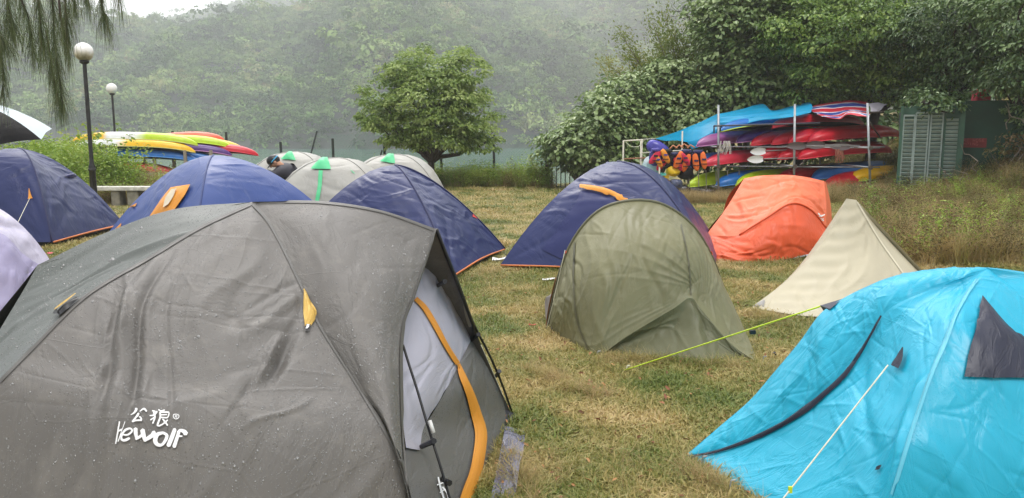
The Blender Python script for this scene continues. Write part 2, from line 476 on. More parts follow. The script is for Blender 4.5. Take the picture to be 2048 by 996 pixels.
# geometry-node scatter for uncountable stuff
def scatter(name, pts, rot, scl, variants, kind_label, cat, idx=None):
    me = bpy.data.meshes.new(name); me.from_pydata([tuple(p) for p in pts], [], [])
    a = me.attributes.new('rot', 'FLOAT_VECTOR', 'POINT'); a.data.foreach_set('vector', np.asarray(rot, np.float32).ravel())
    a = me.attributes.new('scl', 'FLOAT_VECTOR', 'POINT'); a.data.foreach_set('vector', np.asarray(scl, np.float32).ravel())
    if idx is None: idx = RNG.integers(0, len(variants), len(pts))
    a = me.attributes.new('idx', 'INT', 'POINT'); a.data.foreach_set('value', np.asarray(idx, np.int32))
    o = bpy.data.objects.new(name, me); COL.objects.link(o)
    c = bpy.data.collections.new(name + '_pieces')
    for i, v in enumerate(variants):
        v.name = 'aa%02d_%s' % (i, name); c.objects.link(v)
    ng = bpy.data.node_groups.new(name, 'GeometryNodeTree')
    ng.interface.new_socket('Geometry', in_out='INPUT', socket_type='NodeSocketGeometry')
    ng.interface.new_socket('Geometry', in_out='OUTPUT', socket_type='NodeSocketGeometry')
    N = ng.nodes; L = ng.links.new
    gi = N.new('NodeGroupInput'); go = N.new('NodeGroupOutput')
    ci = N.new('GeometryNodeCollectionInfo'); ci.inputs[0].default_value = c
    ci.inputs['Separate Children'].default_value = True; ci.inputs['Reset Children'].default_value = True
    ip = N.new('GeometryNodeInstanceOnPoints'); ip.inputs['Pick Instance'].default_value = True
    def att(nm, dt):
        q = N.new('GeometryNodeInputNamedAttribute'); q.data_type = dt; q.inputs['Name'].default_value = nm; return q
    ar = att('rot', 'FLOAT_VECTOR'); asc = att('scl', 'FLOAT_VECTOR'); ai = att('idx', 'INT')
    er = N.new('FunctionNodeEulerToRotation')
    L(gi.outputs[0], ip.inputs['Points']); L(ci.outputs[0], ip.inputs['Instance'])
    L(ai.outputs['Attribute'], ip.inputs['Instance Index']); L(ar.outputs['Attribute'], er.inputs[0]); L(er.outputs[0], ip.inputs['Rotation'])
    L(asc.outputs['Attribute'], ip.inputs['Scale']); L(ip.outputs[0], go.inputs[0])
    md = o.modifiers.new('scatter', 'NODES'); md.node_group = ng
    return tag(o, kind_label, cat, kind='stuff')

def blades(n, rad, h, w, lean, rng, mat, name='tuft', flat=0.0):
    """a tuft of bent tapering blades"""
    V = []; Fq = []; rn = []; k = 0
    for _ in range(n):
        a = rng.uniform(0, 6.28); r = rad * math.sqrt(rng.random()); base = np.array([r * math.cos(a), r * math.sin(a), 0])
        hh = h * rng.uniform(0.5, 1.3); th = rng.uniform(0, 6.28); ln = lean * rng.uniform(0.3, 1.6)
        if rng.random() < flat: ln = 2.2 + rng.random() * 2; hh *= 0.35
        d = np.array([math.cos(th), math.sin(th), 0]); s = np.array([-d[1], d[0], 0]); ww = w * rng.uniform(0.6, 1.4)
        tip = []
        for t, wt in ((0, 1), (0.4, 0.85), (0.75, 0.55), (1.0, 0.12)):
            p = base + d * ln * hh * t ** 1.7 + np.array([0, 0, hh * (t - 0.28 * min(ln, 1.5) * t * t)])
            V += [p - s * ww * wt / 2, p + s * ww * wt / 2]
        for q in range(3): Fq.append((k + 2 * q, k + 2 * q + 1, k + 2 * q + 3, k + 2 * q + 2)); 
        rn += [rng.random()] * 3; k += 8
    return mobj(name, V, np.array(Fq), mat, rnd=rn, link=False, smooth=False)
# ------------------------------------------------------------------ setting: ground, water, hills, haze
def ground_material():
    m, nt, b = _new('turf_soil'); L = nt.links.new
    ge = nd(nt, 'ShaderNodeNewGeometry')
    a = nd(nt, 'ShaderNodeTexNoise', Scale=0.55, Detail=6.0, Roughness=0.6); L(ge.outputs['Position'], a.inputs['Vector'])
    c = nd(nt, 'ShaderNodeTexNoise', Scale=22.0, Detail=6.0, Roughness=0.7, Distortion=1.5); L(ge.outputs['Position'], c.inputs['Vector'])
    r1 = ramp(nt, a.outputs['Fac'], [(0.36, S(112, 110, 58)), (0.5, S(150, 136, 84)), (0.66, S(160, 142, 94))])
    r2 = ramp(nt, c.outputs['Fac'], [(0.3, (0.25, 0.22, 0.18)), (0.5, (0.8, 0.8, 0.75)), (0.75, (1.25, 1.2, 1.1))])
    mx = nd(nt, 'ShaderNodeMix', data_type='RGBA', blend_type='MULTIPLY'); mx.inputs[0].default_value = 1.0
    L(r1.outputs[0], mx.inputs[6]); L(r2.outputs[0], mx.inputs[7]); L(mx.outputs[2], b.inputs['Base Color'])
    b.inputs['Roughness'].default_value = 0.85
    bp = nd(nt, 'ShaderNodeBump', Strength=0.8, Distance=0.02); L(c.outputs['Fac'], bp.inputs['Height']); L(bp.outputs[0], b.inputs['Normal'])
    return m
def gz(x, y):
    x = np.asarray(x, float); y = np.asarray(y, float)
    bump_ = 0.02 * np.sin(1.3 * x + 0.7 * y) * np.sin(0.9 * y - 0.4 * x)
    shore = np.clip((y - 27.2) / 5.0, 0, 1); drop = -2.6 * shore * shore * (3 - 2 * shore)
    bank = np.clip((x - 4.2 - 0.12 * (y - 8)) / 3.0, 0, 1) * np.clip((y - 7.5) / 3, 0, 1) * 0.45 * np.clip((26 - y) / 4, 0, 1)
    right = np.clip((x - 9.0) / 6.0, 0, 1) * 2.6 * np.clip((y - 12) / 8, 0, 1)
    return bump_ * np.clip(y / 3, 0, 1) + np.where(right > 0.01, drop * (1 - np.clip((x - 9) / 5, 0, 1)), drop) + bank * 0.6 + right
GX, GY = np.meshgrid(np.concatenate([[-600, -120, -60, -40], np.linspace(-30, 30, 121), [40, 60, 120, 600]]), np.concatenate([[-60, -20, -8], np.linspace(-4, 40, 100), [60, 120, 700, 1050]]))
GZ = gz(GX, GY)
idx = np.arange(GX.size).reshape(GX.shape)
q = np.stack([idx[:-1, :-1], idx[:-1, 1:], idx[1:, 1:], idx[1:, :-1]], -1).reshape(-1, 4)
tag(mobj('ground', np.stack([GX, GY, GZ], -1).reshape(-1, 3), q, ground_material()), 'short yellowish trampled camp lawn', 'ground', kind='structure')

def water_mat():
    m, nt, b = _new('lake_water'); L = nt.links.new
    ge = nd(nt, 'ShaderNodeNewGeometry'); mp = nd(nt, 'ShaderNodeMapping'); mp.inputs['Scale'].default_value = (0.6, 1.6, 1); L(ge.outputs['Position'], mp.inputs[0])
    n = nd(nt, 'ShaderNodeTexNoise', Scale=1.1, Detail=5.0); L(mp.outputs[0], n.inputs['Vector'])
    bp = nd(nt, 'ShaderNodeBump', Strength=0.35, Distance=0.12); L(n.outputs['Fac'], bp.inputs['Height']); L(bp.outputs[0], b.inputs['Normal'])
    b.inputs['Base Color'].default_value = S(58, 98, 84); b.inputs['Roughness'].default_value = 0.14
    return m
WZ = -1.55
tag(mobj('water', [(-900, 28, WZ), (900, 28, WZ), (900, 290, WZ), (-900, 290, WZ)], [(0, 1, 2, 3)], water_mat(), smooth=False), 'calm green bay below the wooded hill', 'water', kind='structure')

def hill_h(x, y):
    """wooded slope across the bay: spurs and gullies, ridge dropping to the left"""
    a = x / np.maximum(y, 1)
    sh = 235 + 14 * np.sin(x * 0.021 + 1) + 7 * np.sin(x * 0.06)
    s = y - sh
    spur = 13 * np.sin(x * 0.030 + 0.006 * y + 0.6) + 6 * np.sin(x * 0.071 + 2.0 + 0.01 * y)
    ridge = 63 + 38 * (1 / (1 + np.exp(-(x + 112) / 22.0)))
    ridge = ridge + 2.5 * np.sin(x * 0.05)
    h = s * 0.33 + spur * np.clip(s / 60, 0, 1)
    h = np.where(s > 0, h, s * 0.5)
    over = h - ridge
    h = np.where(over > 0, ridge - over * 0.35, h)
    far = (y - 560) * 0.5 + 4 * np.sin(x * 0.05 + 2)
    far_cap = 114 + 0.27 * (x + 366) + 3 * np.sin(x * 0.04)
    far = np.minimum(far, np.clip(far_cap, 50, 146))
    return np.maximum(h, far) + WZ
hx = np.linspace(-900, 900, 181); hy = np.linspace(225, 1000, 160)
HX, HY = np.meshgrid(hx, hy); HZ = hill_h(HX, HY)
idx = np.arange(HX.size).reshape(HX.shape)
q = np.stack([idx[:-1, :-1], idx[:-1, 1:], idx[1:, 1:], idx[1:, :-1]], -1).reshape(-1, 4)
tag(mobj('hill', np.stack([HX, HY, HZ], -1).reshape(-1, 3), q, plain('forest_floor', S(28, 36, 22), 0.9, scale=0.05)), 'steep forested hillside rising into mist', 'hill', kind='structure')

# forest crowns on the hill
m_forest = leafmat('forest_leaves', [S(32, 48, 26), S(58, 84, 42), S(98, 130, 60), S(142, 164, 92), S(164, 148, 104)], rough=0.7, trans=0.0, inst=True, pos=0.03, spec=0.2)
def crown_variant(i):
    rng = np.random.default_rng(100 + i); n = 620
    lob = [(rng.normal(0, .55), rng.normal(0, .55), 0.45 + rng.normal(0, .25), rng.uniform(.5, .8), rng.uniform(.5, .8), rng.uniform(.4, .7)) for _ in range(5)]
    C_, N_, D_, sz, rnd, cc = lobes_to_leaves(lob, n, 0.15, rng, 0.30, 40, 0.9, 0.05)
    V, Fq = leaf_mesh(C_, N_, D_, sz, 0.8, rng=rng)
    return mobj('crown', V, Fq, m_forest, rnd=np.repeat(rnd, 2), link=False, smooth=False)
fv = [crown_variant(i) for i in range(7)]
pts = []; r_ = np.random.default_rng(5)
N0 = 60000
yy = 236 + (r_.random(N0) ** 0.8) * 380; xx = (r_.random(N0) * 2 - 1) * yy * 0.78
keepd = r_.random(N0) < np.clip(yy / 420, 0.4, 1.0)
xx, yy = xx[keepd], yy[keepd]; zz = hill_h(xx, yy)
ok = (zz > WZ + 0.2)
xx, yy, zz = xx[ok][:13500], yy[ok][:13500], zz[ok][:13500]
y2 = r_.uniform(640, 900, 5000); x2 = r_.uniform(-0.72, 0.05, 5000) * y2; z2 = hill_h(x2, y2)
ok2 = ((z2 - 1.6) / y2 > 0.08)
X_ = np.concatenate([xx, x2[ok2]]); Y_ = np.concatenate([yy, y2[ok2]]); Z_ = np.concatenate([zz, z2[ok2]])
nP = len(X_); base_s = r_.lognormal(0.0, 0.38, nP) * 3.2
sc = np.stack([base_s, base_s, base_s * r_.uniform(0.9, 1.6, nP)], -1)
scatter('hill_forest', np.stack([X_, Y_, Z_ - 0.3 * base_s], -1), np.stack([r_.normal(0, .12, nP), r_.normal(0, .12, nP), r_.uniform(0, 6.28, nP)], -1), sc, fv,
        'dense subtropical forest covering the misty hillside', 'forest')

# haze: pale even air round everything
def haze_box():
    m = bpy.data.materials.new('mist_air'); m.use_nodes = True; nt = m.node_tree; nt.nodes.clear()
    o = nt.nodes.new('ShaderNodeOutputMaterial'); v = nt.nodes.new('ShaderNodeVolumePrincipled')
    v.inputs['Color'].default_value = (0.97, 0.985, 1.0, 1); v.inputs['Density'].default_value = HAZE_D; v.inputs['Anisotropy'].default_value = 0.2
    nt.links.new(v.outputs[0], o.inputs['Volume'])
    mb = MB(); mb.box((0, 480, 77), (2400, 1240, 162)); h = mb.build('haze', m); h.display_type = 'WIRE'
    tag(h, 'thin pale mist hanging in the air over the bay', 'haze', kind='stuff')
HAZE_D = 0.0010
haze_box()

# ------------------------------------------------------------------ lawn
m_grass = leafmat('grass_blades', [S(74, 98, 36), S(114, 128, 54), S(150, 144, 80), S(190, 170, 112), S(208, 184, 138)], rough=0.5, trans=0.3, pos=1.3, spec=0.4)
m_straw = leafmat('dry_blades', [S(120, 112, 66), S(160, 140, 92), S(188, 164, 116), S(150, 116, 80)], rough=0.6, trans=0.3, pos=1.2)
m_weed = leafmat('weed_leaves', [S(84, 112, 36), S(122, 152, 52), S(154, 176, 72), S(172, 172, 96)], rough=0.5, trans=0.35, pos=0.8)
rg = np.random.default_rng(11)
tufts = [blades(36, 0.11, 0.034, 0.0058, 1.1, rg, m_grass, flat=0.5) for _ in range(5)] + [blades(22, 0.08, 0.055, 0.0058, 0.9, rg, m_grass, flat=0.25) for _ in range(3)]
def in_view(n, y0, y1, px0=-80, px1=2130, p=1.0, rng=rg):
    y = y0 + (y1 - y0) * rng.random(n) ** p; x = (rng.uniform(px0, px1, n) - 1024) / F * y; return x, y
px_, py_ = [], []
for (n, a, b, pa, pb) in ((24000, 2.4, 6.5, 780, 2100), (12000, 2.0, 6.5, -700, 780), (9000, 2.0, 6.5, 2100, 2900), (36000, 6.5, 13, -300, 2500), (24000, 13, 28.0, -60, 2250)):
    x, y = in_view(n, a, b, pa, pb); px_.append(x); py_.append(y)
x = np.concatenate(px_); y = np.concatenate(py_)
dens = noise2(x * 1.4, y * 1.4, 3); kp = (dens + rg.random(len(x)) * 1.6) > 0.1
x, y = x[kp], y[kp]; n = len(x)
big = 0.75 + 0.5 * np.clip(noise2(x * 0.9, y * 0.9, 9) + .4, 0, 1.3) + 0.03 * y
s3 = np.stack([big * (0.8 + 0.5 * rg.random(n)) * (1 + 0.03 * y), big * (0.8 + 0.5 * rg.random(n)) * (1 + 0.03 * y), big * (0.6 + 0.7 * rg.random(n))], -1)
vi = np.where(noise2(x * 0.8, y * 0.8, 21) + rg.normal(0, .3, n) > 0.35, rg.integers(5, 8, n), rg.integers(0, 5, n))
scatter('grass', np.stack([x, y, gz(x, y) - 0.005], -1), np.stack([rg.normal(0, .1, n), rg.normal(0, .1, n), rg.uniform(0, 6.28, n)], -1), s3, tufts,
        'short yellowing grass trampled between the tents', 'grass', idx=vi)
# scattered taller clumps on the lawn
tall = [blades(46, 0.07, 0.17, 0.004, 0.9, rg, m_grass) for _ in range(3)] + [blades(40, 0.08, 0.2, 0.0032, 1.1, rg, m_straw) for _ in range(3)]
x, y = in_view(900, 2.6, 9.5, 1000, 1900, 1.2); k = (noise2(x * 1.1, y * 1.1, 31) > 0.05); x, y = x[k], y[k]
xe = []; ye = []
for (px0, py0, px1, py1, c) in ((1190, 722, 1515, 735, 70), (1360, 930, 1460, 990, 60), (1000, 900, 1060, 990, 50), (1500, 620, 1620, 655, 50), (1430, 530, 1600, 520, 50), (905, 565, 1000, 540, 30), (1060, 740, 1200, 800, 60)):
    for _ in range(c):
        t = rg.random(); g_ = G(px0 + (px1 - px0) * t + rg.normal(0, 8), py0 + (py1 - py0) * t + abs(rg.normal(0, 8))); xe.append(g_[0]); ye.append(g_[1])
x = np.concatenate([x, xe]); y = np.concatenate([y, ye]); n = len(x)
sc_ = rg.uniform(0.25, 0.62, n); scatter('grass_clumps', np.stack([x, y, gz(x, y) - .005], -1), np.stack([rg.normal(0, .15, n), rg.normal(0, .15, n), rg.uniform(0, 6.28, n)], -1),
        np.stack([sc_, sc_, sc_], -1), tall, 'longer grass blades standing in tufts on the lawn', 'grass')

rl = np.random.default_rng(15); m_dead = leafmat('dead_leaves', [S(96, 60, 36), S(140, 92, 56), S(168, 126, 78), S(120, 70, 50)], rough=0.7, trans=0.0)
x, y = in_view(1500, 2.6, 12.0, 900, 2100, 1.3, rl); n = len(x); V, Fq = leaf_mesh(np.stack([x, y, gz(x, y) + .022 + .02 * rl.random(n)], -1), rl.normal(size=(n, 3)) * .35 + [0, 0, 1], rl.normal(size=(n, 3)), rl.uniform(.015, .05, n), .4)
tag(mobj('fallen_leaves', V, Fq, m_dead, rnd=np.repeat(rl.random(n), 2), smooth=False), 'brown dead leaves and bits scattered over the lawn', 'leaves', kind='stuff')
# tall dry weeds: right bank, rack foot, left bank
dry = [blades(60, 0.16, 0.62, 0.006, 0.55, rg, m_straw) for _ in range(4)]
grn = [blades(50, 0.15, 0.5, 0.008, 0.7, rg, m_grass) for _ in range(2)]
def weed_plant(seed, h=0.8, n=150, leaf=0.05, mat=None):
    r = np.random.default_rng(seed); st = 9; C_ = []; D_ = []
    V = []; Fq = []; rn = []
    for s in range(st):
        a = r.uniform(0, 6.28); ln = r.uniform(.15, .55); hh = h * r.uniform(.6, 1.1); b0 = np.array([r.normal(0, .08), r.normal(0, .08), 0])
        tipp = b0 + np.array([math.cos(a) * ln * hh, math.sin(a) * ln * hh, hh])
        for _ in range(n // st):
            t = r.uniform(.25, 1.0); p = b0 + (tipp - b0) * t + r.normal(0, .03, 3); C_.append(p); D_.append(r.normal(size=3))
    C_ = np.array(C_); D_ = np.array(D_); N_ = r.normal(size=C_.shape) * .5 + [0, 0, 1]
    V, Fq = leaf_mesh(C_, N_, D_, leaf * r.uniform(.6, 1.4, len(C_)), .5)
    return mobj('weed', V, Fq, mat or m_weed, rnd=np.repeat(r.random(len(C_)), 2), link=False, smooth=False)
wds = [weed_plant(i) for i in range(4)]
m_brown = leafmat('brown_scrub', [S(70, 58, 40), S(110, 88, 56), S(96, 96, 52), S(132, 112, 74)], rough=0.7, trans=0.2, pos=0.6)
brn = [weed_plant(20 + i, 0.7, 170, 0.035, m_brown) for i in range(3)]
allv = dry + grn + wds + brn            # 0-3 dry, 4-5 green grass, 6-9 green weeds, 10-12 brown scrub
def weeds(name, pts, choose, scl, label, zoff=0.0):
    pts = np.array(pts); n = len(pts)
    vs = [v.copy() for v in allv]
    s = scl * rg.uniform(0.55, 1.25, n) * np.clip(0.85 + 0.55 * noise2(pts[:, 0] * 1.5, pts[:, 1] * 1.2, 17), 0.4, 1.35)
    scatter(name, np.stack([pts[:, 0], pts[:, 1], gz(pts[:, 0], pts[:, 1]) - 0.02 + zoff], -1), np.stack([rg.normal(0, .15, n), rg.normal(0, .15, n), rg.uniform(0, 6.28, n)], -1),
            np.stack([s, s, s], -1), vs, label, 'weeds', idx=rg.choice(choose, n))
def area(n, pxs, ds):
    d = rg.uniform(ds[0], ds[1], n); px = rg.uniform(pxs[0], pxs[1], n); return np.stack([(px - 1024) / F * d, d], -1)
a1 = area(2600, (1700, 2300), (9.5, 19)); k = a1[:, 0] > 4.35 + 0.13 * (a1[:, 1] - 8) + rg.normal(0, .35, len(a1)); a1 = a1[k]
weeds('dry_scrub', a1, [0, 2, 4, 5, 5, 4, 10, 11, 12, 10, 11, 12, 1, 9, 10], 0.66, 'tangled brown and green weeds on the right bank')
a2 = np.concatenate([area(420, (1350, 1480), (19.0, 20.6)), area(380, (1620, 1800), (17.5, 19.5))])
weeds('rack_weeds', a2, [0, 1, 2, 3, 0, 1, 2, 3, 4, 10], 0.55, 'dry grass stems in front of the kayak rack')
a3 = np.concatenate([area(900, (190, 400), (18.9, 21.5)), area(500, (330, 560), (22, 25))])
weeds('left_dry_grass', a3, [0, 1, 2, 3, 0, 1, 2, 3, 6, 11], 1.0, 'tall dry grass behind the concrete bench')
a4 = np.concatenate([area(800, (50, 200), (21.0, 24.5)), area(260, (60, 200), (19, 22)), area(60, (200, 270), (20, 22))])
weeds('left_green_weeds', a4, [6, 7, 8, 9, 6, 7, 8, 9, 4], 1.75, 'bushy bright green weeds behind the lamp post')
a5 = np.concatenate([area(900, (840, 1050), (25.6, 27.5)), area(700, (520, 850), (25.5, 27.5)), area(160, (1040, 1100), (25, 27))])
weeds('shore_weeds', a5, [6, 7, 8, 9, 6, 7, 4, 5, 0, 11], 0.85, 'bright green weeds along the lakeside fence')

# ------------------------------------------------------------------ trees
bark_d = plain('dark_bark', S(62, 52, 44), 0.85, var=0.35, scale=18, bump=0.01)
bark_g = plain('grey_bark', S(120, 110, 98), 0.85, var=0.3, scale=18, bump=0.01)
m_mid = leafmat('shore_tree_leaves', [S(84, 108, 46), S(122, 148, 70), S(156, 176, 94), S(186, 200, 130)], rough=0.42, trans=0.42, spec=0.5)
m_big = leafmat('broad_leaves', [S(80, 106, 56), S(116, 140, 80), S(148, 168, 108), S(178, 192, 142)], rough=0.4, trans=0.25, spec=0.5)
m_olive = leafmat('olive_leaves', [S(92, 112, 48), S(122, 138, 64), S(150, 154, 78), S(176, 158, 88)], rough=0.5, trans=0.35)
m_dark = leafmat('dark_leaves', [S(62, 92, 40), S(98, 130, 56), S(138, 166, 76), S(176, 196, 104)], rough=0.38, trans=0.35, spec=0.5)
m_deep = leafmat('deep_leaves', [S(48, 74, 40), S(74, 102, 52), S(102, 128, 70), S(138, 158, 106)], rough=0.4, trans=0.15, spec=0.5)
def LB(px, py, d, rpx, rpz, ry=None):
    """a crown lobe given by its place in the view, its half width and half height (pixels at that distance)"""
    c = P(px, py, d); return (c[0], c[1], c[2], rpx / F * d, (ry if ry else rpx / F * d), rpz / F * d)

d = 26.0
tree('shore_tree', 'round green broadleaf tree standing alone by the lake fence', (P(862, 300, d)[0], d, -0.1),
     [LB(765, 210, d, 52, 48, .9), LB(850, 150, d + .3, 62, 46, 1.0), LB(930, 165, d, 46, 40, .9), LB(860, 225, d - .4, 85, 55, 1.2), LB(950, 240, d + .1, 44, 48, .9), LB(800, 258, d, 62, 34, .9),
      LB(900, 268, d - .4, 60, 36, .8), LB(840, 275, d - .5, 40, 26, .6), LB(805, 165, d, 40, 36, .8), LB(890, 190, d - .6, 60, 45, .8), LB(760, 245, d, 34, 26, .6), LB(972, 285, d + .5, 26, 28, .5), LB(905, 118, d + .2, 30, 22, .5)],
     27000, 0.12, m_mid, bark_d, trunk_r=0.15, seed=3, clump=0.36, per=60, fork=0.3, trunk_top=P(860, 190, d), twigs=60, up=.5)

big_spec = [
    ('wide pale broadleaf shrub sloping down to the railings', 1150, 25.0, [(1120, 300, 34, 28), (1165, 290, 45, 38), (1210, 250, 50, 50), (1240, 310, 50, 40), (1180, 320, 45, 30)], 12000, .155),
    ('pale broadleaf shrub behind the blue tarpaulin', 1330, 25.5, [(1240, 215, 44, 42), (1300, 225, 62, 46), (1370, 205, 50, 45), (1330, 270, 75, 45), (1410, 250, 50, 50), (1270, 290, 55, 40), (1350, 160, 50, 30), (1260, 185, 40, 30)], 20000, .155),
    ('tall pale broadleaf tree above the kayak rack', 1500, 24.5, [(1440, 190, 55, 45), (1500, 180, 58, 55), (1470, 80, 62, 62), (1520, 20, 70, 60), (1430, 40, 40, 40), (1545, 110, 52, 62), (1545, 215, 60, 40), (1400, 262, 40, 34), (1500, 100, 50, 60)], 26000, .155)]
for i, (lab, bx, dd, lb, n, lf) in enumerate(big_spec):
    tree('broadleaf_tree', lab, (P(bx, 300, dd)[0], dd + .4, float(gz(P(bx, 300, dd)[0], dd)) - .05), [LB(a, b, dd + (i * .3) + rg.uniform(-.4, .4), c, e, 1.1) for a, b, c, e in lb],
         n, lf, m_big, bark_g, trunk_r=0.13, seed=31 + i, clump=0.5, per=26, fork=0.2, wid=0.72, up=1.0, inner=0.3, twigs=30)

# feathery olive tree with plume-like branches reaching left
rng = np.random.default_rng(77); dd = 27.0
t = thing('feathery_tree', 'olive green tree with feathery branches reaching out to the left', 'tree', (P(1390, 300, dd)[0], dd, float(gz(P(1390, 300, dd)[0], dd))), )
mb = MB(); C_ = []; D_ = []; tn = []
root = P(1400, 240, dd); limb(mb, [origin(t)[0], dd, origin(t)[2] - .1], root, .16, .11, rng)
tips = [(1208, 125), (1240, 65), (1262, 110), (1305, 45), (1325, 95), (1350, 70), (1385, 60), (1290, 150), (1230, 160), (1340, 140), (1400, 110), (1440, 90), (1455, 150), (1270, 185), (1380, 170), (1310, 120), (1420, 60), (1365, 115), (1330, 30), (1200, 185), (1245, 200), (1480, 200), (1410, 190)]
for (a, b) in tips:
    tip = P(a, b, dd + rng.uniform(-1.2, .8)); mid = root + (tip - root) * .5 + np.array([0, 0, -.25]) + rng.normal(0, .15, 3)
    path = cr([root, mid, tip], 14); mb.tube(path, list(np.linspace(.05, .008, 14)), 5)
    for k_ in range(1250):
        s = rng.uniform(.22, 1.03); p = root + 0; f_ = s * 13; i0 = min(int(f_), 12); p = path[i0] + (path[i0 + 1] - path[i0]) * (f_ - i0)
        rad = .42 * (1.15 - s) + .26
        C_.append(p + rng.normal(0, rad * .55, 3)); D_.append((tip - root) / np.linalg.norm(tip - root) + rng.normal(0, .5, 3)); tn.append(rng.random() * .5 + (.35 if a < 1300 and b > 100 else .1))
C_ = np.array(C_); D_ = np.array(D_); n = len(C_)
V, Fq = leaf_mesh(C_, rng.normal(size=(n, 3)) * .7 + [0, 0, .7], D_, .10 * rng.uniform(.6, 1.3, n), .42)
mobj('crown', V, Fq, m_olive, t, rnd=np.repeat(np.clip(tn, 0, 1), 2), smooth=False); mb.build('trunk', bark_g, t, smooth=True)

# bare tree top
t = thing('bare_tree', 'leafless dark branches sticking up above the olive tree', 'tree', (P(1410, 300, 27.6)[0], 27.6, float(gz(P(1410, 300, 27.6)[0], 27.6))))
mb = MB(); r0 = P(1408, 66, 27.6); limb(mb, origin(t), r0, .10, .06, rng)
b1 = P(1396, 50, 27.5); mb.tube([r0, b1, P(1380, 34, 27.4)], [.045, .035, .02], 5)
for (a, b) in ((1360, 20), (1352, 30), (1372, 12), (1385, 10), (1366, 38), (1392, 16), (1400, 22), (1410, 30), (1345, 14), (1378, 2), (1416, 12)):
    s_ = P(1384 + rng.uniform(-8, 10), 36 + rng.uniform(-4, 8), 27.4); e = P(a, b, 27.4 + rng.uniform(-.3, .3)); limb(mb, s_, e, .016, .005, rng, 5, .1)
    for _ in range(3): limb(mb, s_ + (e - s_) * rng.uniform(.4, .8), e + rng.normal(0, .16, 3), .007, .003, rng, 3, .1)
mb.build('trunk', bark_d, t, smooth=True)

dark_spec = [
    ('dense dark green tree overhanging the kayak rack', 1640, 23.6, [(1590, 60, 55, 55), (1640, 20, 70, 60), (1600, 130, 50, 45), (1660, 110, 65, 60), (1620, 185, 45, 28), (1700, 170, 55, 32)], 24000, m_dark, .115),
    ('dark green tree between the striped awning and the shed', 1790, 22.6, [(1740, 60, 70, 60), (1800, 20, 70, 50), (1780, 120, 65, 50), (1850, 150, 60, 45), (1760, 180, 50, 28), (1700, 30, 50, 50)], 24000, m_dark, .11),
    ('deep green tree leaning over the green shed', 1960, 20.0, [(1880, 60, 70, 60), (1940, 20, 80, 60), (1960, 110, 60, 50), (1890, 140, 55, 40), (2030, 60, 70, 70), (1860, 195, 45, 24)], 22000, m_deep, .105),
    ('shadowy tree at the right edge beside the shed', 2110, 17.5, [(2060, 120, 60, 70), (2080, 230, 55, 60), (2110, 330, 60, 50), (2040, 20, 60, 60), (2150, 200, 70, 120), (2045, 165, 36, 40)], 16000, m_deep, .1)]
OVER = {2: [LB(1848, 206, 18.3, 26, 11, .4), LB(1888, 222, 18.1, 16, 14, .4)]}
for i, (lab, bx, dd, lb, n, mt, lf) in enumerate(dark_spec):
    bxx = P(bx, 300, dd)[0]
    tree('leafy_tree', lab, (bxx, dd + 1.6, float(gz(bxx, dd + 1.6)) - .05), [LB(a, b, dd + rg.uniform(-.7, .9), c, e, 1.3) for a, b, c, e in lb] + OVER.get(i, []),
         n, lf, mt, bark_d, trunk_r=0.17, seed=51 + i, clump=0.42, per=60, fork=0.45, up=.45, inner=.3, twigs=40, droop=.5)
# dark wood behind, closing the gaps
rng = np.random.default_rng(88)
lb = [LB(px, py, 27 + rng.uniform(0, 3), 110, 100, 2) for px in range(1480, 2400, 95) for py in (-60, 60, 180, 280)]
C_, N_, D_, sz, rnd, cc = lobes_to_leaves(lb, 30000, .26, rng, .8, 60, .4, .4)
k = C_[:, 2] > 0; V, Fq = leaf_mesh(C_[k], N_[k], D_[k], sz[k], .6)
tag(mobj('woods', V, Fq, m_deep, rnd=np.repeat(rnd[k], 2), smooth=False), 'dark thick woods closing off the right bank', 'woods', kind='stuff')
# brambles at the foot of the shed
lb = [LB(px, py, 17.5 + rng.uniform(-.8, .5), 40, 26, .8) for px, py in ((1960, 390), (2010, 370), (2050, 340), (2080, 400), (2020, 420), (1930, 405), (2120, 380), (2040, 300))]
C_, N_, D_, sz, rnd, cc = lobes_to_leaves(lb, 5200, .07, rng, .22, 30, .5, .5)
mb = MB()
for _ in range(60):
    a = lb[rng.integers(0, 8)]; s_ = np.array(a[:3]) + rng.normal(0, .3, 3); limb(mb, s_, s_ + np.array([rng.normal(0, .5), rng.normal(0, .3), rng.uniform(0, .7)]), .012, .004, rng, 6, .1)
V, Fq = leaf_mesh(C_, N_, D_, sz, .5); V = np.vstack([V])
o = mobj('brambles', V, Fq, m_brown, rnd=np.repeat(rnd, 2), smooth=False); tag(o, 'tangled brown brambles against the green shed', 'brambles', kind='stuff')
tw = mb.build('bramble_stems', bark_g, None); tag(tw, 'bare arching bramble stems in front of the green shed', 'brambles', kind='stuff')

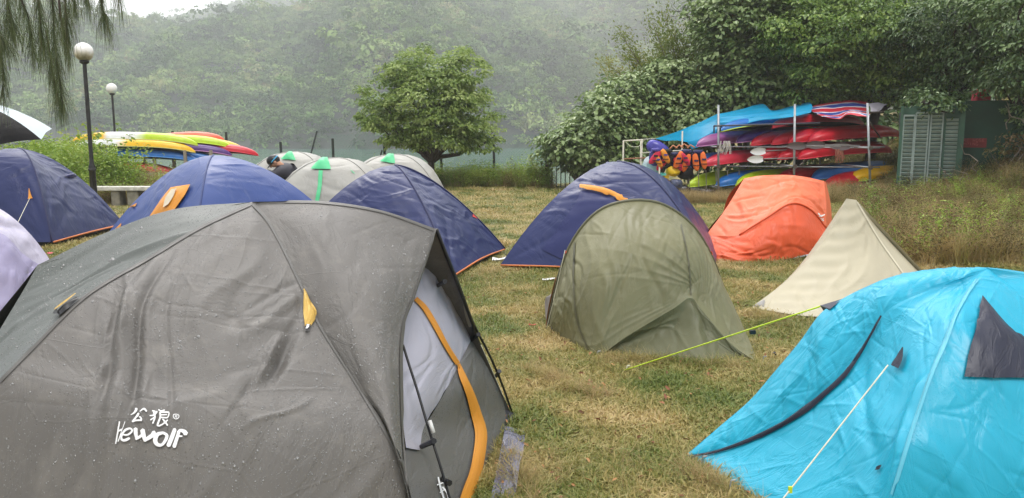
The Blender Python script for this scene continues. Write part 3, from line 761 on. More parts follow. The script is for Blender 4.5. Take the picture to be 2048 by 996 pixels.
# weeping needle tree, top left
m_needle = leafmat('needles', [S(50, 64, 34), S(76, 92, 50), S(104, 116, 70), S(92, 88, 60)], rough=0.5, trans=0.2)
rng = np.random.default_rng(9); dd = 6.0
t = thing('weeping_pine', 'weeping needle tree with long drooping sprays hanging into the view', 'tree', (-5.4, 6.6, -0.05))
mb = MB(); limb(mb, (-5.4, 6.6, -.1), (-5.2, 6.4, 4.6), .2, .13, rng, 8, .02)
br = [P(60, -260, dd), P(160, -180, dd), P(250, -130, dd)]
mb.tube(cr([np.array([-5.2, 6.4, 3.9]), P(-60, -320, 6.1), br[0], br[1], br[2]], 20), list(np.linspace(.08, .012, 20)), 7)
NV = []; NF = []; nr = []; kk = 0
strands = [((95, -160), (105, 0), (112, 110), (128, 215), .9, 900), ((20, -160), (30, -40), (58, 40), (66, 105), .8, 520), ((-30, -150), (-20, -20), (-5, 60), (8, 80), 1.2, 700), ((-10, 80), (0, 110), (6, 150), (4, 190), .6, 240),
           ((150, -160), (165, -60), (172, -30), (174, -5), .6, 220), ((190, -150), (200, -30), (206, 20), (214, 30), .6, 240), ((60, -160), (72, -30), (80, 30), (84, 90), .6, 380), ((120, -150), (128, -20), (132, 30), (136, 80), .5, 300),
           ((-60, -150), (-50, 0), (-45, 80), (-40, 120), 1.2, 500), ((40, -150), (15, -10), (22, 30), (28, 62), .9, 420), ((92, 60), (100, 110), (108, 160), (118, 205), .5, 260), ((225, -130), (230, -50), (236, -20), (240, -5), .5, 120),
           ((118, 0), (122, 40), (132, 80), (140, 110), .4, 110), ((170, -140), (150, -60), (142, -30), (150, 6), .5, 200)]
for s_ in strands:
    dz = rng.uniform(-.5, .5); path = cr([P(a, b, dd + dz) for a, b in s_[:4]], 24); mb.tube(path, list(np.linspace(.010, .002, 24)), 4)
    for _ in range(s_[5]):
        f_ = rng.uniform(0.1, 1.0) * 22.9; i0 = int(f_); p = path[i0] + (path[i0 + 1] - path[i0]) * (f_ - i0)
        ln = rng.uniform(.12, .30); dr = np.array([rng.normal(0, .26 * s_[4]), rng.normal(0, .26 * s_[4]), -1.0]); dr /= np.linalg.norm(dr)
        e1 = p + dr * ln * .5 + rng.normal(0, .012, 3) + np.array([dr[0], dr[1], 0]) * .05; e2 = e1 + np.array([dr[0] * .5, dr[1] * .5, -1]) * ln * .5
        th = rng.uniform(0, 6.28); sd = np.array([math.cos(th), math.sin(th), 0]) * .0011
        NV += [p - sd, p + sd, e1 - sd, e1 + sd, e2 - sd * .4, e2 + sd * .4]; NF += [(kk, kk + 1, kk + 3, kk + 2), (kk + 2, kk + 3, kk + 5, kk + 4)]; kk += 6; q_ = rng.random(); nr += [q_, q_]
mobj('crown', NV, np.array(NF), m_needle, t, rnd=nr, smooth=False); mb.build('trunk', bark_d, t, smooth=True)
# ------------------------------------------------------------------ tents
black = plain('black_plastic', S(22, 22, 24), 0.4, var=0.1)
white_pl = plain('white_plastic', S(225, 225, 222), 0.45, var=0.05)
white_cloth = plain('white_print', S(238, 238, 238), 0.6, var=0.02)
cord_w = plain('pale_cord', S(214, 212, 190), 0.7, var=0.1, scale=60)
cord_y = plain('yellow_cord', S(196, 220, 50), 0.6, var=0.1, scale=60)
metal = plain('galvanised_steel', S(165, 168, 170), 0.42, metal=0.6, var=0.15, scale=12)
orange_tape = fabric('orange_tape', S(226, 150, 48), 0.5, wrinkle=0.003, wscale=22)
orange_trim = plain('orange_piping', S(206, 120, 62), 0.6)

def line3(name, a, b, r, mat, parent, sag=0.0, n=10):
    a = np.asarray(a, float); b = np.asarray(b, float)
    pts = [a + (b - a) * t - np.array([0, 0, sag * 4 * t * (1 - t)]) for t in np.linspace(0, 1, n)]
    mb = MB(); mb.tube(pts, r, 5); return mb.build(name, mat, parent, smooth=True)

def stake(name_parent, p, mat=metal, lean=(0.03, 0.02)):
    mb = MB(); p = np.asarray(p, float); mb.tube([p + [0, 0, -.12], p + [lean[0], lean[1], .06]], .004, 6)
    mb.tube([p + [lean[0], lean[1], .06], p + [lean[0] + .02, lean[1], .062]], .004, 6); return mb.build('stake', mat, name_parent)

# ---- big grey tent, foreground left
t = thing('grey_tent', 'large grey wet tent with white lettering and an orange zip band on its porch', 'tent', (-1.05, 3.35, 0))
grey = fabric('grey_cloth', S(104, 101, 97), 0.58, wrinkle=0.006, drops=0.0012, var=0.12, crease=0.0012, dropscale=95, wscale=6, spec=.42, stain=S(122, 118, 112))
greyl = fabric('grey_cloth_green', S(86, 91, 87), 0.48, wrinkle=0.002, drops=0.0012, var=0.07, dropscale=95, wscale=6, spec=.55)
A = P(505, 404, 3.4); RT = P(873, 458, 3.6); LT = P(75, 530, 3.1)
q = lambda *a: [P(*x) for x in a]
cl = Cloth((-1.05, 3.3, .5))
def d_main(X, Y, W, H):
    d = folds(X, Y, 5, 26, math.pi / 2 + .05, .10, (.015, .045), (.003, .010), (.2, .6), (-.8, .2, .35, 2.2))
    d += folds(X, Y, 6, 14, math.pi / 2 + .65, .25, (.012, .04), (.003, .008), (.12, .35), (.0, .6, .5, 2.1))
    d += creases(X, Y, 16, 16, 0.03, .05, (.005, .009), (.002, .004), (.15, .5), (-.6, .6, .2, 2.2))
    d += creases(X, Y, 27, 26, .9, .7, (.005, .009), (.0015, .003), (.06, .2), (-.6, .6, .2, 2.2)) + creases(X, Y, 26, 14, math.pi / 2, .05, (.005, .009), (.0015, .003), (.08, .25), (-.6, .6, .3, 2.2))
    gq_ = X - (-.23 + .05 * (Y - 1.2) + .010 * np.sin(5 * Y)); gw = np.clip((Y - .6) / .5, 0, 1) * np.clip((2.4 - Y) / .15, 0, 1) * (1 - .8 * np.exp(-((Y - 1.93) / .22) ** 4))
    d += .8 * gw * (-.020 * np.exp(-((gq_ + .055) / .020) ** 2) + .020 * np.exp(-((gq_ + .01) / .024) ** 2) - .022 * np.exp(-((gq_ - .04) / .014) ** 2) + .012 * np.exp(-((gq_ - .075) / .016) ** 2) - .008 * np.exp(-((gq_ - .13 - .05 * (Y - 1)) / .010) ** 2))
    # strong gutter folds left of the lettering and the drag fold under the guy point
    for cx, cy, th, w, a, L in ((-.25, .9, 1.50, .026, .006, .5), (.30, 1.33, 1.95, .020, -.030, .16), (.25, 1.35, 1.95, .016, .018, .15), (.18, 1.6, 1.9, .012, -.010, .2), (.30, .95, 2.1, .03, .01, .3),
                               (-.30, 1.0, 1.45, .03, .010, .6), (.47, .62, 1.9, .012, .012, .22)):
        dx = X - cx; dy = Y - cy; s = dx * math.cos(th) + dy * math.sin(th); qq = -dx * math.sin(th) + dy * math.cos(th) + .02 * np.sin(s * 7)
        d += a * np.exp(-(qq / w) ** 2) * np.exp(-(s / L) ** 4)
    return d + .003 * noise2(X * 4, Y * 3, 2)
g_main = cl.grid([q((505, 404, 3.4), (505.3, 404, 3.4), (505.6, 404, 3.4), (506, 404, 3.4)),
         q((400, 455, 3.2), (450, 453, 3.18), (500, 453, 3.18), (545, 455, 3.25)),
         q((300, 515, 3.0), (400, 530, 2.92), (500, 545, 2.92), (598, 560, 3.0)),
         q((170, 592, 2.75), (320, 625, 2.68), (480, 645, 2.7), (640, 650, 2.84)),
         q((60, 700, 2.55), (270, 745, 2.48), (490, 765, 2.5), (715, 770, 2.65)),
         q((-60, 830, 2.42), (210, 880, 2.31), (500, 900, 2.33), (790, 900, 2.5)),
         q((-400, 1296, 2.3), (30, 1400, 2.05), (470, 1400, 2.05), (900, 1258, 2.4))], 330, 330, d_main)
def d_r(X, Y, W, H):
    return folds(X, Y, 8, 22, math.pi / 2, .25, (.012, .03), (.001, .0035), (.1, .4), (-.35, .35, .2, 1.5)) + creases(X, Y, 28, 16, 1.1, .7, (.005, .009), (.0015, .003), (.06, .2), (-.35, .35, .1, 1.5)) + .002 * noise2(X * 6, Y * 5, 4)
cl.grid([q((506, 404, 3.4), (640, 403, 3.45), (760, 420, 3.5), (873, 458, 3.6)),
         q((545, 455, 3.25), (652, 455, 3.22), (752, 478, 3.3), (862, 495, 3.5)),
         q((598, 560, 3.0), (684, 556, 2.97), (762, 568, 3.02), (832, 585, 3.25)),
         q((640, 650, 2.84), (705, 658, 2.78), (762, 662, 2.82), (808, 660, 3.02)),
         q((715, 770, 2.65), (748, 780, 2.6), (780, 790, 2.6), (806, 800, 2.72)),
         q((790, 900, 2.5), (800, 930, 2.44), (808, 955, 2.44), (814, 975, 2.5)),
         q((870, 1258, 2.4), (882, 1258, 2.38), (892, 1258, 2.38), (900, 1258, 2.4))], 150, 200, d_r)
o_fly = cl.build('fly', grey, t); DROPS = [(cl, 21000)]
cl2 = Cloth((-1.05, 3.3, .5))
NRf = G(900, 1258); NLf = G(-400, 1296); FR = np.array([0.0, 4.42, 0]); FL = np.array([-1.95, 4.3, 0])
cl2.grid([q((75, 530, 3.1), (210, 466, 3.25), (350, 418, 3.35), (505, 404, 3.4)),
         q((50, 575, 3.03), (170, 540, 3.05), (290, 478, 3.15), (400, 455, 3.2)),
         q((5, 650, 2.9), (90, 606, 2.88), (190, 556, 2.95), (300, 515, 3.0)),
         q((-60, 760, 2.7), (20, 700, 2.68), (90, 655, 2.7), (170, 592, 2.75)),
         q((-150, 880, 2.5), (-80, 820, 2.5), (0, 760, 2.5), (60, 700, 2.55)),
         q((-220, 1000, 2.4), (-170, 940, 2.4), (-120, 880, 2.4), (-60, 830, 2.42)),
         q((-400, 1296, 2.3), (-400, 1296, 2.3), (-400, 1296, 2.3), (-400, 1296, 2.3))], 120, 160,
        lambda X, Y, W, H: folds(X, Y, 9, 18, 2.2, .5, (.02, .05), (.004, .01), (.1, .3), (-.6, .6, .1, 1.2)) + .008 * noise2(X * 5, Y * 5, 3))
o_left = cl2.build('side_fly', greyl, t); DROPS.append((cl2, 5000))
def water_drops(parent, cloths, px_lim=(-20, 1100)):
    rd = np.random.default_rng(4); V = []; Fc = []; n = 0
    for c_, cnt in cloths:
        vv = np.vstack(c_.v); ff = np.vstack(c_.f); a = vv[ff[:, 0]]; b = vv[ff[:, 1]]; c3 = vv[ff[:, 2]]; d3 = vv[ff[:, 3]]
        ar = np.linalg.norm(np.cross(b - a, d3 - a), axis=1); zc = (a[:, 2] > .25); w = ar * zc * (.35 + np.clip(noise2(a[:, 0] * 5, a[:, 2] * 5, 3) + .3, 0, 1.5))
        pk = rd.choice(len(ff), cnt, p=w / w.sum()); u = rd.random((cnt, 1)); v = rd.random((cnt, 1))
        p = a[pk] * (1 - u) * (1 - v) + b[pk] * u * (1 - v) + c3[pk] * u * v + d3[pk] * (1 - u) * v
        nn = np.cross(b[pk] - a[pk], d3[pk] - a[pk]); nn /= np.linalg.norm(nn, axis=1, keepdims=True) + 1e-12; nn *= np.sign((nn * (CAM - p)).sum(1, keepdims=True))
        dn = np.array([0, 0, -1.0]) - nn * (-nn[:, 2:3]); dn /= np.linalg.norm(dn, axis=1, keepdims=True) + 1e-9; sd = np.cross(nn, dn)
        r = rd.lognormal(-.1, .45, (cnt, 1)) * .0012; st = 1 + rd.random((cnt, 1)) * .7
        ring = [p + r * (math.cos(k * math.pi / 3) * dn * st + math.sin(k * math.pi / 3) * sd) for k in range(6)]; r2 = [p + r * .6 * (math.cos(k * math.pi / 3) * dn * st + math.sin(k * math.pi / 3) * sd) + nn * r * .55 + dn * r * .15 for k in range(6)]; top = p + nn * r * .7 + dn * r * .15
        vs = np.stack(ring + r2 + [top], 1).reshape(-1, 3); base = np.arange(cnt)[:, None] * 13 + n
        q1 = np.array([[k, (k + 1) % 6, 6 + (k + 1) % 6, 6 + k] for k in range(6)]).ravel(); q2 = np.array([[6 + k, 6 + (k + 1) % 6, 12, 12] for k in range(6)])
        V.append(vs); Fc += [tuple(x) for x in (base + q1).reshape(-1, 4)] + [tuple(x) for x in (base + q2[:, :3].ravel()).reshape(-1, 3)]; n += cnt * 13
    m, nt, b_ = _new('water_drop'); b_.inputs['Base Color'].default_value = S(122, 122, 120); b_.inputs['Roughness'].default_value = .06; b_.inputs['Specular IOR Level'].default_value = 1.0; b_.inputs['IOR'].default_value = 1.45  # base colour paler than the cloth paints the sky light refracted by drops
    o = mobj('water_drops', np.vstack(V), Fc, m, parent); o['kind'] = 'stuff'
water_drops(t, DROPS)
clb = Cloth((-1.05, 3.3, .5))
mid = lambda a, b, k=.5, up=0.0: np.asarray(a) * (1 - k) + np.asarray(b) * k + np.array([0, 0, up])
clb.grid([[LT, mid(LT, A), A, mid(A, RT), RT], [mid(LT, FL, .5) + [-.1, .15, .12], mid(mid(LT, A), mid(FL, FR), .5) + [0, .35, .18], mid(A, mid(FL, FR), .5) + [0, .4, .2], mid(mid(A, RT), mid(FL, FR), .55) + [.1, .3, .08], P(944, 645, 4.03)],
          [FL, mid(FL, FR, .25), mid(FL, FR), mid(FL, FR, .75), FR]], 40, 30)
clb.grid([[LT, LT, LT], [mid(LT, NLf) + [-.05, 0, .05], mid(LT, mid(NLf, FL)) + [-.12, 0, .05], mid(LT, FL, .5) + [-.1, .15, .12]], [NLf, mid(NLf, FL), FL]], 24, 24)
clb.build('rear_fly', grey, t)
# porch: cream lining of the far side, inner wall
lining = fabric('cream_lining', S(150, 146, 126), .55, wrinkle=.003)
lilac = fabric('lilac_inner_cloth', S(176, 174, 186), .4, wrinkle=.004, wscale=7)
greyd = fabric('grey_door_cloth', S(98, 97, 95), .4, wrinkle=.003, drops=.001)
cp = Cloth((-1, 3.3, .5))
cp.grid([q((872, 459, 3.6), (873, 459, 3.61), (874, 460, 3.615)), q((852, 520, 3.78), (878, 528, 3.82), (905, 538, 3.78)), q((885, 600, 4.02), (905, 595, 3.98), (926, 592, 3.9)), q((925, 655, 4.15), (936, 655, 4.08), (946, 652, 4.0))], 20, 30)
cp.build('porch_lining', lining, t)
cd = Cloth((-1, 3.0, .5))
cd.grid([q((850, 520, 3.82), (862, 522, 3.86), (880, 530, 3.92)), q((822, 590, 3.62), (865, 600, 3.75), (912, 612, 4.02)), q((806, 670, 3.42), (872, 685, 3.6), (942, 680, 4.12)),
         q((804, 760, 3.2), (850, 770, 3.35), (893, 778, 3.6)), q((806, 840, 3.05), (830, 850, 3.15), (850, 850, 3.3)), q((812, 895, 2.95), (826, 898, 3.0), (840, 900, 3.06))], 60, 80,
        lambda X, Y, W, H: folds(X, Y, 3, 14, 1.6, .2, (.01, .03), (.002, .007), (.1, .3), (-.3, .3, 0, 1)), fade=(0, 0, 0, 0))
o_il = cd.build('inner_wall', lilac, t)
cd2 = Cloth((-1, 3.0, .5))
cd2.grid([q((942, 680, 4.12), (943, 681, 4.12), (944, 682, 4.12)), q((893, 778, 3.6), (935, 765, 3.82), (982, 748, 4.22)), q((850, 850, 3.3), (920, 850, 3.65), (1010, 818, 4.35)), q((812, 896, 2.97), (908, 925, 3.32), (1004, 900, 4.0)),
          q((806, 1000, 2.70), (885, 1010, 2.95), (968, 1010, 3.5)), q((820, 1220, 2.45), (865, 1200, 2.52), (905, 1180, 2.6))], 60, 90,
         lambda X, Y, W, H: folds(X, Y, 4, 14, 1.7, .25, (.01, .03), (.002, .006), (.1, .3), (-.3, .3, 0, 1)), fade=(0, 0, 0, 0))
o_dr = cd2.build('porch_door', greyd, t)
cd3 = Cloth((-1, 3.0, .5))
cd3.grid([q((1008, 818, 4.36), (1034, 828, 4.42)), q((1004, 900, 4.0), (1022, 900, 4.02)), q((968, 1010, 3.5), (998, 1000, 3.52)), q((905, 1180, 2.6), (940, 1180, 2.65))], 10, 40, lambda X, Y, W, H: .01 * noise2(X * 40, Y * 14, 3))
cd3.build('mud_skirt', fabric('black_mesh_cloth', S(38, 38, 42), .45, wrinkle=.005, wscale=14), t)
dec = [cd.bvh, cd2.bvh]
decal('zip_band', dec, band_rows([(829, 598), (848, 618), (870, 655), (890, 692), (913, 728)], [9, 11, 11, 10, 10]), 5, 30, orange_tape, t, .008, .006)
decal('zip_band', dec, band_rows([(914, 728), (922, 752), (938, 790), (950, 830), (959, 865), (957, 900), (948, 945), (934, 985), (920, 1030)], [6, 13, 17, 21, 24, 24, 24, 26, 26]), 7, 50, orange_tape, t, .009, .008)
mb = MB(); pole_near = q((806, 690, 3.22), (820, 735, 3.17), (836, 785, 3.12), (858, 860, 3.04), (880, 930, 2.97), (902, 1005, 2.92), (928, 1088, 2.87))
mb.tube(cr(pole_near, 30), .0055, 8); mb.build('pole', black, t, smooth=True)
mb = MB(); mb.tube(q((859, 841, 3.03), (867, 866, 3.01)), .0085, 8); mb.build('pole_sleeve', white_pl, t, smooth=True)
mb = MB(); pole_far = q((873, 459, 3.615), (895, 512, 3.72), (920, 575, 3.85), (946, 645, 4.0), (975, 702, 4.15), (1000, 758, 4.28), (1024, 824, 4.42))
mb.tube(cr(pole_far, 30), .0065, 8); mb.tube(q((873, 459, 3.60), (912, 560, 3.8), (946, 650, 3.98), (943, 676, 4.1)), .009, 6); mb.build('pole', black, t, smooth=True)
for (a, b) in (((870, 574, 3.88), (890, 563, 3.75)), ((944, 680, 4.12), (957, 668, 4.04)), ((992, 752, 4.3), (999, 742, 4.24)), ((843, 893, 3.08), (868, 882, 3.0)), ((884, 958, 3.0), (899, 966, 2.93)), ((912, 648, 4.1), (921, 656, 4.07))):
    mb = MB(); a3 = P(*a); b3 = P(*b); mb.tube([a3, mid(a3, b3), b3], [.011, .011, .013], 6); mb.build('pole_clip', black, t)
line3('guy_line', P(962, 690, 4.05), P(1010, 800, 4.35), .002, cord_w, t)
# seams, tabs, lettering
for pth in ([(505, 408), (545, 457), (598, 562), (640, 652), (715, 772), (790, 902), (815, 985)], ):
    decal('seam', [cl.bvh], band_rows(pth, 7), 3, 60, fabric('grey_seam', S(92, 90, 86), .5, wrinkle=.002), t, .004, .003)
decal('seam', [cl.bvh, cl2.bvh], band_rows([(505, 408), (400, 457), (300, 517), (172, 594), (62, 702), (0, 765)], 6), 3, 60, fabric('grey_seam', S(92, 90, 86), .5), t, .004, .003)
decal('seam', [cl.bvh], band_rows([(866, 466), (858, 500), (828, 590), (804, 665), (802, 800), (810, 940), (822, 1010)], 6), 3, 40, fabric('grey_seam', S(92, 90, 86), .5), t, .004, .002)
decal('seam', [cl.bvh], band_rows([(505, 406), (640, 406), (760, 424), (868, 461)], 5), 3, 40, fabric('grey_seam', S(92, 90, 86), .5), t, .004, .002)
tab = fabric('mustard_tab', S(206, 168, 78), .5, wrinkle=.003, wscale=25)
gt_ = decal('guy_tab', [cl.bvh], [[(606, 580), (608, 580)], [(606, 610), (622, 602)], [(607, 635), (636, 627)], [(609, 655), (620, 655)]], 8, 14, tab, t, .008, .01)
decal('tab_loop', [cl.bvh], [[(610, 653), (620, 653)], [(608, 666), (617, 666)]], 4, 4, black, gt_, .012)
decal('tab_loop', [cl.bvh], [[(612, 654), (617, 654)], [(610, 664), (614, 664)]], 3, 3, white_cloth, gt_, .015)
vf_ = decal('vent_flap', [cl.bvh, cl2.bvh], [[(158, 598), (161, 600)], [(135, 612), (141, 619)], [(118, 626), (122, 635)]], 5, 9, black, t, .012, .01)
decal('vent_edge', [cl.bvh, cl2.bvh], [[(157, 597), (159, 598)], [(137, 611), (139, 613)], [(117, 626), (119, 629)]], 3, 9, tab, vf_, .024)
decal('tab_loop', [cl.bvh, cl2.bvh], [[(115, 627), (122, 625)], [(114, 634), (122, 636)]], 4, 4, black, vf_, .02)
def strokes(name, specs, to_px, bvhs, mat, parent, off=.006):
    V = []; Fc = []; n = 0; lasth = first_hit(bvhs, [to_px(p_) for path, wd in specs for p_ in path], parent)
    for path, wd in specs:
        k = 26; path = cr(np.array(path, float), k) if len(path) > 2 else np.linspace(path[0], path[1], k)
        wd = np.interp(np.linspace(0, 1, k), np.linspace(0, 1, len(wd)), wd) if hasattr(wd, '__len__') else np.full(k, wd)
        T = np.gradient(path, axis=0); T /= np.linalg.norm(T, axis=1, keepdims=True) + 1e-9; Nn = np.stack([-T[:, 1], T[:, 0]], 1)
        rows = [path - Nn * wd[:, None] / 2, path - Nn * wd[:, None] / 6, path + Nn * wd[:, None] / 6, path + Nn * wd[:, None] / 2]
        # round the ends
        pts = []
        for j in range(k):
            for r in rows: pts.append(r[j])
        e0 = path[0] - T[0] * wd[0] * .32; e1 = path[-1] + T[-1] * wd[-1] * .32
        pts += [e0, e1]
        for p_ in pts:
            h = hit(bvhs, *to_px(p_), off)
            if h is None:
                q_ = P(*to_px(p_), 1.0) - CAM; h = CAM + q_ / np.linalg.norm(q_) * np.linalg.norm(lasth - CAM)
            lasth = h; V.append(h)
        for j in range(k - 1):
            for r in range(3): Fc.append((n + 4 * j + r, n + 4 * j + r + 1, n + 4 * j + r + 5, n + 4 * j + r + 4))
        Fc += [(n + 4 * k, n, n + 3), (n + 4 * k + 1, n + 4 * k - 1, n + 4 * k - 4)]
        n += 4 * k + 2; off += .00004
    return mobj(name, V, Fc, mat, parent, smooth=False)
tp = lambda p: (200 + p[0] / 7.114, 780 + p[1] / 7.114)
hew = [([(272, 460), (255, 560), (222, 765)], [22, 24, 24]), ([(375, 465), (330, 580), (265, 735)], [24, 24, 24]), ([(250, 590), (325, 570)], 26),
       ([(330, 640), (420, 645), (478, 590), (455, 555), (390, 580), (342, 640), (332, 698), (360, 722), (400, 715), (440, 690)], [22, 24, 24, 26, 30, 32, 34, 34, 38, 30]),
       ([(525, 555), (530, 630), (545, 700)], [56, 58, 40]), ([(530, 700), (590, 670), (620, 640)], [40, 40, 30]), ([(625, 575), (640, 650), (660, 730)], [60, 62, 40]), ([(650, 725), (720, 680), (780, 640)], [40, 56, 60]), ([(770, 650), (785, 600)], [70, 50]),
       ([(905, 615), (830, 640), (800, 720), (830, 780), (900, 785), (950, 720), (965, 650), (905, 615)], [36, 56, 62, 50, 40, 42, 40, 36]),
       ([(1075, 570), (1030, 690), (985, 800)], [56, 60, 56]), ([(1140, 600), (1110, 690), (1065, 815)], [48, 56, 56]), ([(1120, 620), (1160, 585), (1215, 600), (1240, 635)], [40, 40, 56, 64]), ([(1125, 665), (1190, 665)], [30, 18]),
       # characters above
       ([(540, 280), (520, 330), (475, 365)], [26, 22, 10]), ([(575, 320), (630, 285), (680, 320)], [8, 26, 24]), ([(560, 345), (535, 400), (490, 460)], [22, 22, 24]), ([(490, 460), (540, 440), (600, 445)], [22, 22, 18]), ([(570, 395), (595, 420), (600, 450)], [20, 24, 24]),
       ([(765, 315), (805, 325)], [18, 20]), ([(830, 325), (790, 370), (730, 380)], [22, 22, 12]), ([(785, 335), (800, 400), (770, 485)], [20, 24, 20]), ([(800, 400), (740, 440)], [22, 16]),
       ([(850, 300), (880, 318), (925, 305)], [16, 20, 14]), ([(870, 335), (870, 400), (835, 500), (850, 522)], [20, 22, 26, 22]), ([(870, 335), (970, 335), (975, 375), (960, 410)], [18, 20, 22, 20]), ([(880, 368), (950, 366)], 16), ([(878, 402), (950, 408)], 18),
       ([(850, 522), (900, 495), (965, 440)], [22, 18, 24]), ([(900, 425), (940, 480), (975, 515)], [18, 26, 24]),
       ([(1098, 358), (1060, 365), (1055, 400), (1080, 425), (1115, 422), (1140, 400), (1135, 370), (1098, 358)], 10), ([(1083, 375), (1078, 410)], 8), ([(1083, 376), (1112, 380), (1105, 395), (1082, 396)], 8), ([(1098, 396), (1112, 412)], 8)]
strokes('lettering', hew, tp, [cl.bvh], white_cloth, t, .010)
tp2 = lambda p: (780 + p[0] / 2.286, 560 + p[1] / 2.286)
strokes('lettering', [([(215, 905), (225, 950), (240, 1000)], [6, 10, 8]), ([(210, 940), (250, 925)], [5, 5]), ([(235, 950), (255, 975), (262, 1005)], [8, 8, 6]), ([(222, 975), (245, 960)], 5)], tp2, dec, white_cloth, t, .006)
# ground sheet beside it
gs = Cloth((0, 3.5, -1)); gq = lambda px, py, z=.03: G(px, py) + [0, 0, z]
gs.grid([[gq(1010, 862), gq(1050, 864, .02)], [gq(1005, 900, .05), gq(1048, 905)], [gq(994, 945), gq(1040, 950, .05)], [gq(984, 1000, .04), gq(1030, 1000, .02)], [gq(970, 1060), gq(1010, 1060, .02)]], 16, 70,
        lambda X, Y, W, H: .016 * noise2(X * 18, Y * 16, 5), fade=(0, 0, 0, 0))
gs.build('ground_sheet', fabric('silver_sheet', S(88, 88, 106), .28, wrinkle=.006, wscale=16), t)

# ---- generic dome tent
def dome(t, name, corners, apex, mat, p=1.9, sag=.05, nu=60, nv=60, seed=1, amp=.006, foldn=16, drop=.06, sags=None, hem=None, ridge=None):
    """fly with a cloth panel between each two neighbouring poles"""
    corners = [np.asarray(c, float) for c in corners]; apex = np.asarray(apex, float); c0 = np.mean(corners, 0)
    ps = p if hasattr(p, '__len__') else [p] * len(corners)
    def pole(i, k=9):
        c = corners[i].copy(); c[2] = drop; out = []
        for s in (1 - np.linspace(0, 1, k)) ** 1.15:
            # s=1 at ground -> apex at s=0
            h = 1 - s; xy = c[:2] * s + apex[:2] * (1 - s); z = drop + (apex[2] - drop) * (1 - (1 - h) ** ps[i]); out.append(np.array([xy[0], xy[1], z]))
        return out[::-1]      # apex first
    cl = Cloth([c0[0], c0[1], apex[2] * .4]); n = len(corners)
    poles = [pole(i) for i in range(n)]
    for i in range(n):
        a, b = poles[i], poles[(i + 1) % n]; rows = []
        out = (corners[i] + corners[(i + 1) % n]) / 2 - c0; out[2] = 0; out /= np.linalg.norm(out)
        sg = sags[i] if sags else sag
        for k in range(9):
            v = k / 8; rows.append([a[k], a[k] * .75 + b[k] * .25 + out * sg * .75 * math.sin(math.pi * v ** .8), (a[k] + b[k]) / 2 + out * sg * math.sin(math.pi * v ** .8), a[k] * .25 + b[k] * .75 + out * sg * .75 * math.sin(math.pi * v ** .8), b[k]])
        def disp(X, Y, W, H, i=i):
            r = np.random.default_rng(seed * 10 + i)
            d = folds(X, Y, seed * 10 + i, foldn, 0.0 if i % 2 else .25, .45, (.02, .05), (amp * .5, amp * 1.4), (.2, .7), (-W / 2, W / 2, .1, H))
            d += creases(X, Y, seed * 10 + i + 3, 46, 0.0 if i % 2 else .3, .45, (.010, .018), (amp * .5, amp * 1.5), (.12, .5), (-W / 2, W / 2, .05, H))
            d += radial(X, Y, (-W / 2, H), seed + i, 14, amp * .8, .9) + radial(X, Y, (W / 2, H), seed + i + 5, 14, amp * .8, .9) + radial(X, Y, (0, 0), seed + 7 + i, 5, amp * .35, .5)
            return d + amp * .7 * noise2(X * 6, Y * 6, seed + i)
        cl.grid(rows, nu, nv, disp)
    o = cl.build(name, mat, t)
    cl.poles = poles
    return cl
def seam_on(poles, i, t, mat, w=.012, part='pole_seam', off=.01):
    path = cr(np.array(poles[i]), 30); c = path[0] * 0 + np.mean([p_[-1] for p_ in poles], 0)
    mb = MB(); mb.tube(path + (path - c) / np.linalg.norm(path - c, axis=1, keepdims=True) * off * .3, w, 5); return mb.build(part, mat, t, smooth=True)
def hem_line(t, pts, r, mat, name='hem'):
    mb = MB(); mb.tube(pts, r, 5); return mb.build(name, mat, t, smooth=True)

navy = fabric('navy_cloth', S(36, 46, 92), .36, wrinkle=.010, wscale=4.5, var=.1, spec=.45, sx=.5)
blue = fabric('royal_cloth', S(42, 68, 130), .38, wrinkle=.006, wscale=4.5, var=.1, spec=.55)
navyd = fabric('navy_shade', S(36, 40, 92), .4, wrinkle=.01, wscale=5)
navys = plain('navy_seam', S(38, 42, 84), .5)
black_cloth = fabric('black_base_cloth', S(26, 26, 30), .5)
silver_c = fabric('pale_reflective_patch', S(150, 156, 172), .3)

def skirt(t, corners, z, mat, inset=.94):
    """dark inner tent base that shows under the raised fly edge"""
    c0 = np.mean(corners, 0); cl = Cloth([c0[0], c0[1], .1])
    cs = [c0 + (np.asarray(c) - c0) * inset for c in corners]
    for i in range(len(cs)):
        a, b = cs[i], cs[(i + 1) % len(cs)]; cl.grid([[a + [0, 0, z], b + [0, 0, z]], [a + [0, 0, -.01], b + [0, 0, -.01]]], 12, 4)
    return cl.build('tent_base', mat, t)

# center navy tent
cs = [(-.67, 8.9, 0), (-.10, 11.0, 0), (-2.2, 11.7, 0), (-2.85, 9.45, 0)]
t = thing('dome_tent', 'navy blue dome tent directly behind the large grey tent, its right side pale', 'tent', (-1.45, 10.2, 0))
cl = dome(t, 'fly', cs, P(790, 330, 10.2), navy, p=[1.45, 1.5, 1.7, 1.8], sag=.03, seed=3, amp=.009, nu=90, nv=90, sags=[.0, .05, .05, .10])
seam_on(cl.poles, 0, t, navys); seam_on(cl.poles, 1, t, navys)
hem_line(t, cr(np.array([np.array(cs[0]) + [0.02, 0, .05], np.array([-.38, 9.9, .09]), np.array(cs[1]) + [0, 0, .05]]), 20), .012, orange_trim)
skirt(t, [np.array(c) for c in cs], .14, black_cloth, .93)
decal('guy_tab', [cl.bvh], [[(945, 428), (947, 428)], [(944, 434), (956, 438)]], 3, 3, plain('red_tab', S(200, 60, 50)), t, .01)
line3('guy_line', P(1003, 500, 10.9), G(1022, 520), .004, black, t)
